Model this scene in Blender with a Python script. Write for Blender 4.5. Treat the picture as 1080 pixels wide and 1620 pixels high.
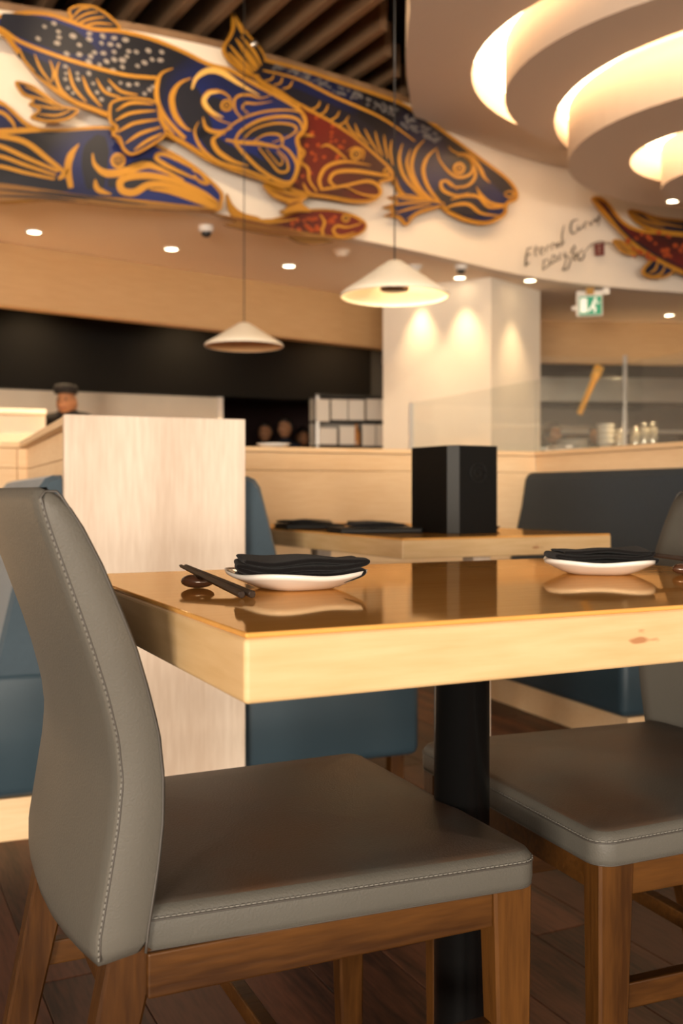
import bpy, bmesh, math, random
from mathutils import Vector, Matrix, geometry
random.seed(7)
for o in list(bpy.data.objects): bpy.data.objects.remove(o)
S = bpy.context.scene
COL = S.collection
R = math.radians

# ------------------------------------------------------------------ camera
F = 1600.0          # focal length in pixels of a 1080 x 1620 frame
HZ = 780.0          # image row of the horizon
CH = 0.86           # camera height
cam = bpy.data.cameras.new('camera'); camo = bpy.data.objects.new('camera', cam); COL.objects.link(camo)
camo.location = (0, 0, CH); camo.rotation_euler = (R(90), 0, 0)
cam.sensor_fit = 'VERTICAL'; cam.sensor_height = 36.0; cam.lens = 36.0*F/1620.0
cam.shift_y = -(810-HZ)/1620.0
cam.clip_start = 0.02; cam.clip_end = 100
cam.dof.use_dof = True; cam.dof.focus_distance = 1.13; cam.dof.aperture_fstop = 6.0
S.camera = camo
# ------------------------------------------------------------------ world, exposure
S.view_settings.view_transform = 'Standard'; S.view_settings.look = 'None'
S.view_settings.gamma = 1.0; S.view_settings.use_curve_mapping = False
S.view_settings.exposure = 0.0
w = bpy.data.worlds.new('world'); S.world = w; w.use_nodes = True
w.node_tree.nodes['Background'].inputs[0].default_value = (0.80, 0.90, 1.0, 1)
w.node_tree.nodes['Background'].inputs[1].default_value = 1.0
# ------------------------------------------------------------------ large lights (daylight through the windows behind the camera)
def area(name, loc, size, sizey, power, color, target=None, rot=None, spread=180):
    l = bpy.data.lights.new(name, 'AREA'); l.shape = 'RECTANGLE'; l.size = size; l.size_y = sizey
    l.energy = power; l.color = color; l.spread = R(spread)
    o = bpy.data.objects.new(name, l); COL.objects.link(o); o.location = loc
    if target is not None:
        o.rotation_euler = (Vector(target)-Vector(loc)).to_track_quat('-Z', 'Y').to_euler()
    elif rot: o.rotation_euler = rot
    return o
DAY = (1.0, 0.87, 0.72)
area('window_daylight', (-2.9, -6.6, 1.10), 2.6, 1.3, 760, DAY, rot=(R(90), 0, 0))
area('window_daylight', (0.9, -6.6, 1.10), 2.6, 1.3, 350, DAY, rot=(R(90), 0, 0))
area('window_daylight', (4.6, -6.6, 1.10), 2.6, 1.3, 350, DAY, rot=(R(90), 0, 0))

# ------------------------------------------------------------------ helpers
def P(px, py, Y):
    return Vector(((px-540)/F*Y, Y, CH+(HZ-py)/F*Y))
def PZ(px, py, z):
    Y = (z-CH)*F/(HZ-py)
    return Vector(((px-540)/F*Y, Y, z))
def link(o, parent=None):
    COL.objects.link(o)
    if parent is not None: o.parent = parent
    return o
def tag(o, label=None, cat=None, group=None, kind=None):
    if label: o['label'] = label
    if cat: o['category'] = cat
    if group: o['group'] = group
    if kind: o['kind'] = kind
    return o
def empty(name, loc=(0,0,0), rz=0, label=None, cat=None, group=None, kind=None):
    o = bpy.data.objects.new(name, None); COL.objects.link(o)
    o.location = loc; o.rotation_euler = (0, 0, rz); o.empty_display_size = 0.05
    return tag(o, label, cat, group, kind)
def mesh(name, verts, faces, m, parent=None, smooth=False, loc=None, rz=0):
    me = bpy.data.meshes.new(name); me.from_pydata([tuple(v) for v in verts], [], faces); me.update()
    bm = bmesh.new(); bm.from_mesh(me); bmesh.ops.recalc_face_normals(bm, faces=bm.faces); bm.to_mesh(me); bm.free()
    if m: me.materials.append(m)
    if smooth: me.polygons.foreach_set('use_smooth', [True]*len(me.polygons))
    o = bpy.data.objects.new(name, me); link(o, parent)
    if loc is not None: o.location = loc
    o.rotation_euler = (0, 0, rz)
    return o
def from_bm(name, bm, m, parent=None, smooth=False):
    bmesh.ops.recalc_face_normals(bm, faces=bm.faces)
    me = bpy.data.meshes.new(name); bm.to_mesh(me); bm.free()
    if m: me.materials.append(m)
    if smooth: me.polygons.foreach_set('use_smooth', [True]*len(me.polygons))
    o = bpy.data.objects.new(name, me); return link(o, parent)
def bx(bm, x0, x1, y0, y1, z0, z1, bev=0, seg=2):
    r = bmesh.ops.create_cube(bm, size=1)
    bmesh.ops.scale(bm, vec=(x1-x0, y1-y0, z1-z0), verts=r['verts'])
    bmesh.ops.translate(bm, vec=((x0+x1)/2, (y0+y1)/2, (z0+z1)/2), verts=r['verts'])
    if bev:
        es = list({e for v in r['verts'] for e in v.link_edges})
        bmesh.ops.bevel(bm, geom=es, offset=bev, segments=seg, affect='EDGES', profile=0.5)
def box(name, x0, x1, y0, y1, z0, z1, m, parent=None, bev=0.003, seg=2, smooth=False):
    bm = bmesh.new(); bx(bm, x0, x1, y0, y1, z0, z1, bev, seg)
    return from_bm(name, bm, m, parent, smooth)
def rings(name, rs, m, parent=None, smooth=True, cap0=True, cap1=True, closed=True):
    n = len(rs[0]); V = [p for r in rs for p in r]; Fc = []
    for i in range(len(rs)-1):
        for j in range(n if closed else n-1):
            k = (j+1) % n
            Fc.append((i*n+j, i*n+k, (i+1)*n+k, (i+1)*n+j))
    if cap0: Fc.append(tuple(range(n))[::-1])
    if cap1: Fc.append(tuple((len(rs)-1)*n+j for j in range(n)))
    return mesh(name, V, Fc, m, parent, smooth)
def lathe(name, prof, m, parent=None, n=32, c=(0,0,0), cap0=False, cap1=False):
    rs = [[(c[0]+r*math.cos(2*math.pi*j/n), c[1]+r*math.sin(2*math.pi*j/n), c[2]+z) for j in range(n)] for r, z in prof]
    return rings(name, rs, m, parent, True, cap0, cap1)
def cr(pts, n=6, closed=False):
    """Catmull-Rom through points of any dimension"""
    out = []; N = len(pts)
    segs = N if closed else N-1
    for i in range(segs):
        p = [pts[(i+k-1) % N] if closed else pts[min(max(i+k-1, 0), N-1)] for k in range(4)]
        for s in range(n):
            t = s/n; t2 = t*t; t3 = t2*t
            out.append(tuple(0.5*((2*b)+(-a+c)*t+(2*a-5*b+4*c-d)*t2+(-a+3*b-3*c+d)*t3) for a, b, c, d in zip(*p)))
    if not closed: out.append(tuple(pts[-1]))
    return out
def tube(name, pts, r, m, parent=None, n=10, smooth=True):
    pts = [Vector(p) for p in pts]; rr = r if isinstance(r, (list, tuple)) else [r]*len(pts)
    rs = []; ref = None
    for i, p in enumerate(pts):
        t = (pts[min(i+1, len(pts)-1)]-pts[max(i-1, 0)]).normalized()
        if ref is None:
            ref = t.cross(Vector((0, 0, 1)))
            if ref.length < 1e-3: ref = t.cross(Vector((0, 1, 0)))
        a = (ref-t*ref.dot(t))
        if a.length < 1e-4: a = t.orthogonal()
        a.normalize(); b = t.cross(a).normalized(); ref = a
        rs.append([p+a*rr[i]*math.cos(2*math.pi*j/n)+b*rr[i]*math.sin(2*math.pi*j/n) for j in range(n)])
    return rings(name, rs, m, parent, smooth)
def prism(name, poly, z0, z1, m, parent=None, smooth=False):
    """extrude a plan polygon"""
    n = len(poly)
    V = [(x, y, z0) for x, y in poly]+[(x, y, z1) for x, y in poly]
    Fc = [tuple(range(n))[::-1], tuple(range(n, 2*n))]+[(i, (i+1) % n, n+(i+1) % n, n+i) for i in range(n)]
    return mesh(name, V, Fc, m, parent, smooth)

# ------------------------------------------------------------------ materials
MATS = {}
def nodes(name):
    m = bpy.data.materials.new(name); m.use_nodes = True
    nt = m.node_tree; b = nt.nodes['Principled BSDF']
    return m, nt, b
def mat(name, col, rough=0.5, metal=0, var=0.0, scale=8, bump=0, bscale=200, coat=0, emit=0, ecol=None, spec=0.5, trans=0, sheen=0):
    if name in MATS: return MATS[name]
    m, nt, b = nodes(name); c = (*col, 1)
    b.inputs['Base Color'].default_value = c; b.inputs['Roughness'].default_value = rough
    b.inputs['Metallic'].default_value = metal; b.inputs['Specular IOR Level'].default_value = spec
    b.inputs['Coat Weight'].default_value = coat; b.inputs['Coat Roughness'].default_value = 0.08
    b.inputs['Transmission Weight'].default_value = trans
    b.inputs['Sheen Weight'].default_value = sheen
    tc = nt.nodes.new('ShaderNodeTexCoord')
    if var:
        n = nt.nodes.new('ShaderNodeTexNoise'); n.inputs['Scale'].default_value = scale; n.inputs['Detail'].default_value = 4
        nt.links.new(tc.outputs['Object'], n.inputs['Vector'])
        mx = nt.nodes.new('ShaderNodeMix'); mx.data_type = 'RGBA'
        mx.inputs[6].default_value = (*[max(0, x*(1-var)) for x in col], 1)
        mx.inputs[7].default_value = (*[min(1, x*(1+var)) for x in col], 1)
        nt.links.new(n.outputs['Fac'], mx.inputs[0]); nt.links.new(mx.outputs[2], b.inputs['Base Color'])
    if bump:
        n2 = nt.nodes.new('ShaderNodeTexNoise'); n2.inputs['Scale'].default_value = bscale; n2.inputs['Detail'].default_value = 3
        nt.links.new(tc.outputs['Object'], n2.inputs['Vector'])
        bp = nt.nodes.new('ShaderNodeBump'); bp.inputs['Strength'].default_value = bump; bp.inputs['Distance'].default_value = 0.002
        nt.links.new(n2.outputs['Fac'], bp.inputs['Height']); nt.links.new(bp.outputs['Normal'], b.inputs['Normal'])
    if emit:
        b.inputs['Emission Color'].default_value = (*(ecol or col), 1); b.inputs['Emission Strength'].default_value = emit
    MATS[name] = m; return m
def wood(name, c1, c2, axis='x', scale=1.0, rough=0.45, coat=0, stain=None, ring=9.0, rand=False, contrast=1.0, coatr=0.06, spec=.5):
    """grain stretched along an object axis, with cathedral rings"""
    if name in MATS: return MATS[name]
    m, nt, b = nodes(name); L = nt.links.new
    tc = nt.nodes.new('ShaderNodeTexCoord'); mp = nt.nodes.new('ShaderNodeMapping')
    st = {'x': (0.10, 1, 1), 'y': (1, 0.10, 1), 'z': (1, 1, 0.10)}[axis]
    mp.inputs['Scale'].default_value = tuple(s*scale for s in st)
    src = tc.outputs['Object']
    if rand:
        oi = nt.nodes.new('ShaderNodeObjectInfo'); ad = nt.nodes.new('ShaderNodeVectorMath'); ad.operation = 'MULTIPLY_ADD'
        ad.inputs[1].default_value = (1, 1, 1)
        sc = nt.nodes.new('ShaderNodeVectorMath'); sc.operation = 'SCALE'; sc.inputs[0].default_value = (17, 31, 23)
        L(oi.outputs['Random'], sc.inputs['Scale']); L(src, ad.inputs[0]); L(sc.outputs[0], ad.inputs[2]); src = ad.outputs[0]
    L(src, mp.inputs['Vector'])
    n = nt.nodes.new('ShaderNodeTexNoise'); n.inputs['Scale'].default_value = ring*0.45; n.inputs['Detail'].default_value = 2
    n.inputs['Roughness'].default_value = 0.35
    L(mp.outputs[0], n.inputs['Vector'])
    mu = nt.nodes.new('ShaderNodeMath'); mu.operation = 'MULTIPLY'; mu.inputs[1].default_value = 22
    L(n.outputs['Fac'], mu.inputs[0])
    sn = nt.nodes.new('ShaderNodeMath'); sn.operation = 'SINE'; L(mu.outputs[0], sn.inputs[0])
    n2 = nt.nodes.new('ShaderNodeTexNoise'); n2.inputs['Scale'].default_value = 90; n2.inputs['Detail'].default_value = 3
    L(mp.outputs[0], n2.inputs['Vector'])
    a1 = nt.nodes.new('ShaderNodeMath'); a1.operation = 'MULTIPLY_ADD'; a1.inputs[1].default_value = 0.22; a1.inputs[2].default_value = 0.0
    L(sn.outputs[0], a1.inputs[0])
    a2 = nt.nodes.new('ShaderNodeMath'); a2.operation = 'MULTIPLY_ADD'; a2.inputs[1].default_value = 0.9*contrast
    L(n2.outputs['Fac'], a2.inputs[0]); L(a1.outputs[0], a2.inputs[2])
    ramp = nt.nodes.new('ShaderNodeValToRGB')
    ramp.color_ramp.elements[0].position = 0.15; ramp.color_ramp.elements[1].position = 0.8
    ramp.color_ramp.elements[0].color = (*c1, 1); ramp.color_ramp.elements[1].color = (*c2, 1)
    L(a2.outputs[0], ramp.inputs[0]); out = ramp.outputs[0]
    if rand:
        hs = nt.nodes.new('ShaderNodeHueSaturation'); mr = nt.nodes.new('ShaderNodeMapRange')
        mr.inputs[3].default_value = 0.65; mr.inputs[4].default_value = 1.25
        L(oi.outputs['Random'], mr.inputs[0]); L(mr.outputs[0], hs.inputs['Value']); L(out, hs.inputs['Color']); out = hs.outputs[0]
    if stain:
        n3 = nt.nodes.new('ShaderNodeTexNoise'); n3.inputs['Scale'].default_value = stain[1]; n3.inputs['Detail'].default_value = 3
        m3 = nt.nodes.new('ShaderNodeMapping'); m3.inputs['Scale'].default_value = (0.5, 1, 1.6) if axis == 'x' else (1, .5, 1.6)
        L(tc.outputs['Object'], m3.inputs['Vector']); L(m3.outputs[0], n3.inputs['Vector'])
        r3 = nt.nodes.new('ShaderNodeValToRGB'); r3.color_ramp.elements[0].position = stain[2]; r3.color_ramp.elements[1].position = stain[2]+0.05
        L(n3.outputs['Fac'], r3.inputs[0])
        mx = nt.nodes.new('ShaderNodeMix'); mx.data_type = 'RGBA'; L(r3.outputs[0], mx.inputs[0]); L(out, mx.inputs[6])
        mx.inputs[7].default_value = (*stain[0], 1); out = mx.outputs[2]
    L(out, b.inputs['Base Color'])
    b.inputs['Specular IOR Level'].default_value = spec
    b.inputs['Roughness'].default_value = rough; b.inputs['Coat Weight'].default_value = coat; b.inputs['Coat Roughness'].default_value = coatr
    bp = nt.nodes.new('ShaderNodeBump'); bp.inputs['Strength'].default_value = 0.15 if coat == 0 else 0.03; bp.inputs['Distance'].default_value = 0.002
    L(a2.outputs[0], bp.inputs['Height']); L(bp.outputs['Normal'], b.inputs['Normal'])
    MATS[name] = m; return m
def glass(name, col, rough=0.02, alpha=0.25):
    if name in MATS: return MATS[name]
    m, nt, b = nodes(name); L = nt.links.new
    tr = nt.nodes.new('ShaderNodeBsdfTransparent'); tr.inputs[0].default_value = (*col, 1)
    gl = nt.nodes.new('ShaderNodeBsdfGlossy'); gl.inputs['Roughness'].default_value = rough
    mx = nt.nodes.new('ShaderNodeMixShader'); mx.inputs[0].default_value = 0.05; L(tr.outputs[0], mx.inputs[1]); L(gl.outputs[0], mx.inputs[2])
    df = nt.nodes.new('ShaderNodeBsdfDiffuse'); df.inputs[0].default_value = (0.9, 0.88, 0.8, 1)
    mx2 = nt.nodes.new('ShaderNodeMixShader'); mx2.inputs[0].default_value = alpha
    L(mx.outputs[0], mx2.inputs[1]); L(df.outputs[0], mx2.inputs[2])
    L(mx2.outputs[0], nt.nodes['Material Output'].inputs[0]); nt.nodes.remove(b)
    MATS[name] = m; return m

M_ASH_V = wood('ash_vertical', (0.62, 0.48, 0.365), (0.79, 0.665, 0.54), 'z', 1.0, 0.5, ring=7, contrast=1.0)
M_ASH_H = wood('ash_horizontal', (0.78, 0.52, 0.28), (0.88, 0.65, 0.40), 'x', 1.0, 0.5, ring=6)
M_ASH_Y = wood('ash_lengthwise', (0.76, 0.52, 0.30), (0.86, 0.64, 0.41), 'y', 1.0, 0.5, ring=6)
M_FASCIA = wood('fascia_wood', (0.52, 0.32, 0.145), (0.60, 0.385, 0.19), 'x', 0.5, 0.45, ring=3)
M_TOP = wood('tabletop_wood', (0.66, 0.31, 0.070), (0.78, 0.40, 0.11), 'x', 1.0, 0.28, coat=1.0, ring=4, contrast=.8, coatr=.045)
def varnish(m, tint, fac):
    """amber varnish: a tinted mirror film over the wood, stronger at grazing angles"""
    nt = m.node_tree; L = nt.links.new; b = nt.nodes['Principled BSDF']
    b.inputs['Coat Weight'].default_value = 0; b.inputs['Specular IOR Level'].default_value = 0
    gl = nt.nodes.new('ShaderNodeBsdfGlossy'); gl.inputs[0].default_value = (*tint, 1); gl.inputs['Roughness'].default_value = .05
    fr = nt.nodes.new('ShaderNodeFresnel'); fr.inputs['IOR'].default_value = 1.45
    mu = nt.nodes.new('ShaderNodeMath'); mu.operation = 'MULTIPLY'; mu.inputs[1].default_value = fac; L(fr.outputs[0], mu.inputs[0])
    mx = nt.nodes.new('ShaderNodeMixShader'); L(mu.outputs[0], mx.inputs[0]); L(b.outputs[0], mx.inputs[1]); L(gl.outputs[0], mx.inputs[2])
    L(mx.outputs[0], nt.nodes['Material Output'].inputs[0])
varnish(M_TOP, (1.0, .76, .48), .92)
M_EDGE = wood('tabletop_edge_wood', (0.60, 0.39, 0.18), (0.76, 0.54, 0.30), 'x', 1.0, 0.4, stain=((0.42, 0.19, 0.08), 22, 0.70), ring=7)
M_EDGEY = wood('tabletop_end_wood', (0.60, 0.39, 0.18), (0.76, 0.54, 0.30), 'y', 1.0, 0.4, ring=7)
M_CHAIRWOOD = wood('chair_wood', (0.036, 0.0125, 0.0022), (0.098, 0.038, 0.0072), 'z', 1.6, 0.40, ring=8, spec=.25)
M_CHAIRWOODX = wood('chair_rail_wood', (0.036, 0.0125, 0.0022), (0.098, 0.038, 0.0072), 'x', 1.6, 0.40, ring=8, spec=.25)
M_FLOOR = wood('floor_wood', (0.022, 0.008, 0.0045), (0.115, 0.043, 0.022), 'y', 1.6, 0.45, ring=9, rand=True, contrast=1.2, spec=.2)
M_BAFFLE = wood('baffle_wood', (0.20, 0.11, 0.055), (0.27, 0.16, 0.085), 'y', 1, 0.6)
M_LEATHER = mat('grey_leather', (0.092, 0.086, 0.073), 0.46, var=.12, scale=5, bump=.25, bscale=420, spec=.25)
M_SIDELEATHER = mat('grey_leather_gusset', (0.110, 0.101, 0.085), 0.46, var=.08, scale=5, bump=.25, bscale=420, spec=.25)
M_SEAT = mat('grey_leather_reflection', (0.092, 0.086, 0.073), 0.44, bump=.25, bscale=420, spec=.3)
def reflection_tint(m, c0, c1, scale, lo, hi):
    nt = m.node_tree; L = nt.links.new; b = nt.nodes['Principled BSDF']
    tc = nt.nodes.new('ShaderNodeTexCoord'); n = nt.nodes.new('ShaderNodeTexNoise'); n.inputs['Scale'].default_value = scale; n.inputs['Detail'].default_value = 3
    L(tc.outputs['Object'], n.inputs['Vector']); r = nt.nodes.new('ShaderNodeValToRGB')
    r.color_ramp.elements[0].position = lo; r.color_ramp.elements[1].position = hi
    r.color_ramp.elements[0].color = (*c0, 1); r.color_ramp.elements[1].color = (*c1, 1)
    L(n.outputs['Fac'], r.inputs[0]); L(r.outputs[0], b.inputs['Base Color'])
reflection_tint(M_SEAT, (0.076, 0.070, 0.060), (0.092, 0.048, 0.026), 4.5, .40, .66)  # brown patches paint in the table underside's reflection on the seat
M_THREAD = mat('pale_thread', (0.165, 0.156, 0.135), 0.7)
M_PIPE = mat('dark_piping', (0.062, 0.054, 0.046), 0.5)
M_BLUE = mat('blue_leather', (0.032, 0.058, 0.078), 0.36, var=.15, scale=4, bump=.1, bscale=300)
M_BLUEFAB = mat('blue_fabric', (0.040, 0.066, 0.088), 0.8, var=.12, scale=60, bump=.3, bscale=500, sheen=.3)
M_DKFAB = mat('charcoal_blue_fabric', (0.026, 0.038, 0.053), 0.8, var=.12, scale=60, bump=.3, bscale=500)
M_BLACKMETAL = mat('black_metal', (0.003, 0.003, 0.003), 0.25, metal=0, spec=.35)
M_STEEL = mat('brushed_steel', (0.55, 0.53, 0.50), 0.3, metal=1, var=.1, scale=6)
M_PLATE = mat('white_ceramic', (0.82, 0.77, 0.70), 0.12, coat=.5)
M_CLOTH = mat('black_cloth', (0.006, 0.005, 0.005), 0.9, bump=.6, bscale=900, sheen=.08, var=.2, scale=300, spec=.1)
M_STICK = mat('dark_chopstick', (0.025, 0.014, 0.009), 0.35, var=.3, scale=40)
M_REST = mat('brown_glazed', (0.085, 0.034, 0.017), 0.25, var=.4, scale=30, coat=.5)
M_BOX = mat('black_lacquer', (0.003, 0.0028, 0.0025), 0.55, var=.2, scale=4, spec=.2)
M_BOXEDGE = mat('black_lacquer_edge', (0.026, 0.026, 0.024), 0.5, spec=.3)
M_EMBLEM = mat('dark_grey_print', (0.010, 0.0095, 0.009), 0.6, spec=.2)
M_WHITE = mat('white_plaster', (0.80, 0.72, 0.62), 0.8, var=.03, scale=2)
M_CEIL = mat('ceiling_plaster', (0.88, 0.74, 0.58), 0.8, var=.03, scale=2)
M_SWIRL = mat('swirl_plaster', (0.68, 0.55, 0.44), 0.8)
M_DARKCEIL = mat('dark_ceiling', (0.05, 0.032, 0.022), 0.8)
M_TILE = mat('beige_tile', (0.84, 0.77, 0.66), 0.55, var=.04, scale=6)
M_BLACKWALL = mat('black_panel', (0.0035, 0.003, 0.0027), 0.6, spec=.08)
M_MAROON = mat('maroon_wall', (0.035, 0.008, 0.006), 0.7)
M_CURTAIN = mat('beige_stone', (0.66, 0.57, 0.44), 0.6, var=.18, scale=1.6)
M_GOLD = mat('gold_paint', (0.44, 0.20, 0.020), 0.42, var=.12, scale=6, spec=.4)
M_GOLDLINE = mat('gold_line_paint', (0.50, 0.235, 0.026), 0.42, var=.12, scale=8, spec=.4)
M_GOLDBRIGHT = mat('pale_gold_paint', (0.74, 0.44, 0.11), 0.42)
M_SPOT = mat('pale_scale_paint', (0.30, 0.26, 0.235), 0.6)
M_ORANGE = mat('orange_scale_paint', (0.36, 0.060, 0.008), 0.5, var=.4, scale=30)
M_DKLINE = mat('navy_line_paint', (0.005, 0.006, 0.016), 0.5)
M_INK = mat('black_ink', (0.035, 0.028, 0.022), 0.7)
M_SEAL = mat('red_seal_ink', (0.16, 0.022, 0.02), 0.7)
M_LENS = mat('lit_lens', (1, .9, .75), 0.4, emit=14, ecol=(1.0, 0.80, 0.52))
M_LED = mat('led_cove', (1, .9, .75), 0.5, emit=7.5, ecol=(1.0, 0.76, 0.47))
M_WHITEPL = mat('white_plastic', (0.80, 0.76, 0.70), 0.4)
M_DARKPL = mat('dark_plastic', (0.03, 0.03, 0.03), 0.3)
M_GREEN = mat('exit_green', (0.0, 0.20, 0.09), 0.4, emit=.35, ecol=(0.0, 0.36, 0.18))
M_PAPER = mat('white_paper', (0.72, 0.68, 0.60), 0.8)
M_SKIN = mat('skin', (0.45, 0.22, 0.11), 0.5, spec=.3)
M_HAIR = mat('dark_hair', (0.012, 0.008, 0.006), 0.5)
M_UNI = mat('black_uniform', (0.016, 0.014, 0.014), 0.8)
M_SHADE = mat('paper_shade', (0.93, 0.84, 0.70), 0.7, var=.03, scale=30)
M_STREAK = mat('amber_reflection', (0.75, 0.30, 0.04), 0.35, metal=.6, emit=.45, ecol=(1, .42, .05))  # glow stands in for an orange reflection in the pass glass
M_WINGLASS = glass('window_glass', (0.97, 0.98, 0.97), alpha=.0)
M_SCREEN = glass('screen_glass', (0.97, 0.98, 0.97), alpha=.02)
def fishbody(name, dark, bright, scale=1.6, lo=.42, hi=.60):
    m, nt, b = nodes(name); L = nt.links.new
    tc = nt.nodes.new('ShaderNodeTexCoord'); n = nt.nodes.new('ShaderNodeTexNoise')
    n.inputs['Scale'].default_value = scale; n.inputs['Detail'].default_value = 1
    L(tc.outputs['Object'], n.inputs['Vector'])
    r = nt.nodes.new('ShaderNodeValToRGB'); r.color_ramp.elements[0].position = lo; r.color_ramp.elements[1].position = hi
    r.color_ramp.elements[0].color = (*dark, 1); r.color_ramp.elements[1].color = (*bright, 1)
    L(n.outputs['Fac'], r.inputs[0]); L(r.outputs[0], b.inputs['Base Color'])
    b.inputs['Roughness'].default_value = 0.45
    return m
M_FBLUE = fishbody('blue_fish_paint', (0.003, 0.0035, 0.010), (0.003, 0.013, 0.115), 1.15, .44, .60)
M_FNAVY = fishbody('navy_fish_paint', (0.003, 0.0035, 0.008), (0.003, 0.009, 0.060), 1.3, .42, .62)
M_FRED = fishbody('red_fish_paint', (0.035, 0.004, 0.003), (0.115, 0.006, 0.004), 1.6)
# ================================================================== SETTING
TH = R(26)                       # heading of the near table, floor boards
BT = R(22)                       # heading of the booths
def rot2(x, y, a): return (x*math.cos(a)-y*math.sin(a), x*math.sin(a)+y*math.cos(a))

# floor ------------------------------------------------------------
floor = box('floor', -5.5, 6.5, -6.5, 14.5, -0.10, -0.004, M_FLOOR, bev=0)
tag(floor, kind='structure')
pl_mesh = {}
bw, bl = 0.15, 1.25
for c in range(-12, 20):
    off = (c*0.47) % 1*bl
    for k in range(-1, 4):
        x0 = c*bw; y0 = k*bl+off-0.6
        wx, wy = rot2(x0+bw/2, y0+bl/2, TH)
        if not (-2.6 < wx < 3.4 and 0.2 < wy < 5.2): continue
        if 'p' not in pl_mesh:
            bm = bmesh.new(); bx(bm, -bw/2+.0007, bw/2-.0007, -bl/2+.0009, bl/2-.0009, -0.0035, 0.0, 0.0012, 1)
            o = from_bm('plank', bm, M_FLOOR, floor); pl_mesh['p'] = o.data
        else:
            o = bpy.data.objects.new('plank', pl_mesh['p']); link(o, floor)
        o.location = (wx, wy, 0); o.rotation_euler = (0, 0, TH)

# outer shell ------------------------------------------------------
tag(box('wall_left', -5.6, -5.5, -6.5, 14.5, -.1, 4.5, M_WHITE, bev=0), kind='structure')
tag(box('wall_right', 6.5, 6.6, -6.5, 14.5, -.1, 4.5, M_WHITE, bev=0), kind='structure')
tag(box('wall_front', -5.5, 6.5, 14.5, 14.6, -.1, 4.5, M_MAROON, bev=0), kind='structure')
tag(box('ceiling', -5.5, 6.5, -6.5, 14.5, 4.42, 4.5, M_DARKCEIL, bev=0), kind='structure')
# back wall behind the camera, with three window openings
bm = bmesh.new()
WINS = [(-4.25, -1.55), (-.45, 2.25), (3.25, 5.95)]
bx(bm, -5.5, 6.5, -6.6, -6.5, -.1, .45); bx(bm, -5.5, 6.5, -6.6, -6.5, 1.95, 4.5)
xs = [-5.5]+[v for w_ in WINS for v in w_]+[6.5]
for i in range(0, len(xs), 2): bx(bm, xs[i], xs[i+1], -6.6, -6.5, .45, 1.95)
tag(from_bm('wall_back', bm, M_WHITE), kind='structure')
for i, (a, b_) in enumerate(WINS):
    wd = empty('window_%d' % (i+1), ((a+b_)/2, -6.55, .45), kind='structure')
    h = (b_-a)/2
    bm = bmesh.new()
    for q in ((-h, -h+.06, 0, 1.5), (h-.06, h, 0, 1.5), (-h, h, 0, .06), (-h, h, 1.44, 1.5), (-.03, .03, 0, 1.5)):
        bx(bm, q[0], q[1], -.03, .03, q[2], q[3])
    from_bm('window_frame', bm, M_DARKPL, wd)
# mural wall: a curved bulkhead dropping from the high ceiling to the low ceiling
WALLC = cr([(-5.5, 5.2), (-3.6, 5.62), (-2.07, 6.13), (-.81, 6.66), (.474, 7.59), (1.73, 8.66), (3.13, 9.26), (4.6, 9.55), (6.5, 9.7)], 10)
ZL, ZM = 2.70, 3.79
def ribbon(name, curve, th, z0, z1, m, parent=None):
    V = []; Fc = []
    n = len(curve)
    for i, (x, y) in enumerate(curve):
        a = curve[max(i-1, 0)]; b_ = curve[min(i+1, n-1)]
        d = Vector((b_[0]-a[0], b_[1]-a[1])).normalized(); nn = Vector((-d.y, d.x))*th
        V += [(x, y, z0), (x, y, z1), (x+nn.x, y+nn.y, z1), (x+nn.x, y+nn.y, z0)]
    for i in range(n-1):
        for k in range(4):
            Fc.append((i*4+k, i*4+(k+1) % 4, i*4+4+(k+1) % 4, i*4+4+k))
    Fc += [(0, 1, 2, 3), tuple((n-1)*4+k for k in (3, 2, 1, 0))]
    return mesh(name, V, Fc, m, parent)
tag(ribbon('wall_mural', WALLC, 0.12, ZL-.006, ZM, M_WHITE), kind='structure')
tag(ribbon('wall_upper', [(x, y+2.2) for x, y in WALLC], 0.12, ZL+.06, 4.42, M_DARKCEIL), kind='structure')
tag(ribbon('trim_1', [(x, y-.012) for x, y in WALLC], 0.10, ZM, ZM+.045, M_BAFFLE), kind='structure')
# low ceiling behind the mural
tag(prism('ceiling_low', [(x, y+.05) for x, y in WALLC]+[(6.5, 14.5), (-5.5, 14.5)], ZL, ZL+.06, M_CEIL), kind='structure')
# wall joints of the mural panels
def wall_hit(px, o=0.0):
    r = (px-540)/F
    for i in range(len(WALLC)-1):
        (x0, y0), (x1, y1) = WALLC[i], WALLC[i+1]
        f0 = x0-r*y0; f1 = x1-r*y1
        if f0 <= 0 <= f1:
            t = -f0/(f1-f0); return Vector((x0+(x1-x0)*t, y0+(y1-y0)*t))
    return Vector((r*9, 9))
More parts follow.
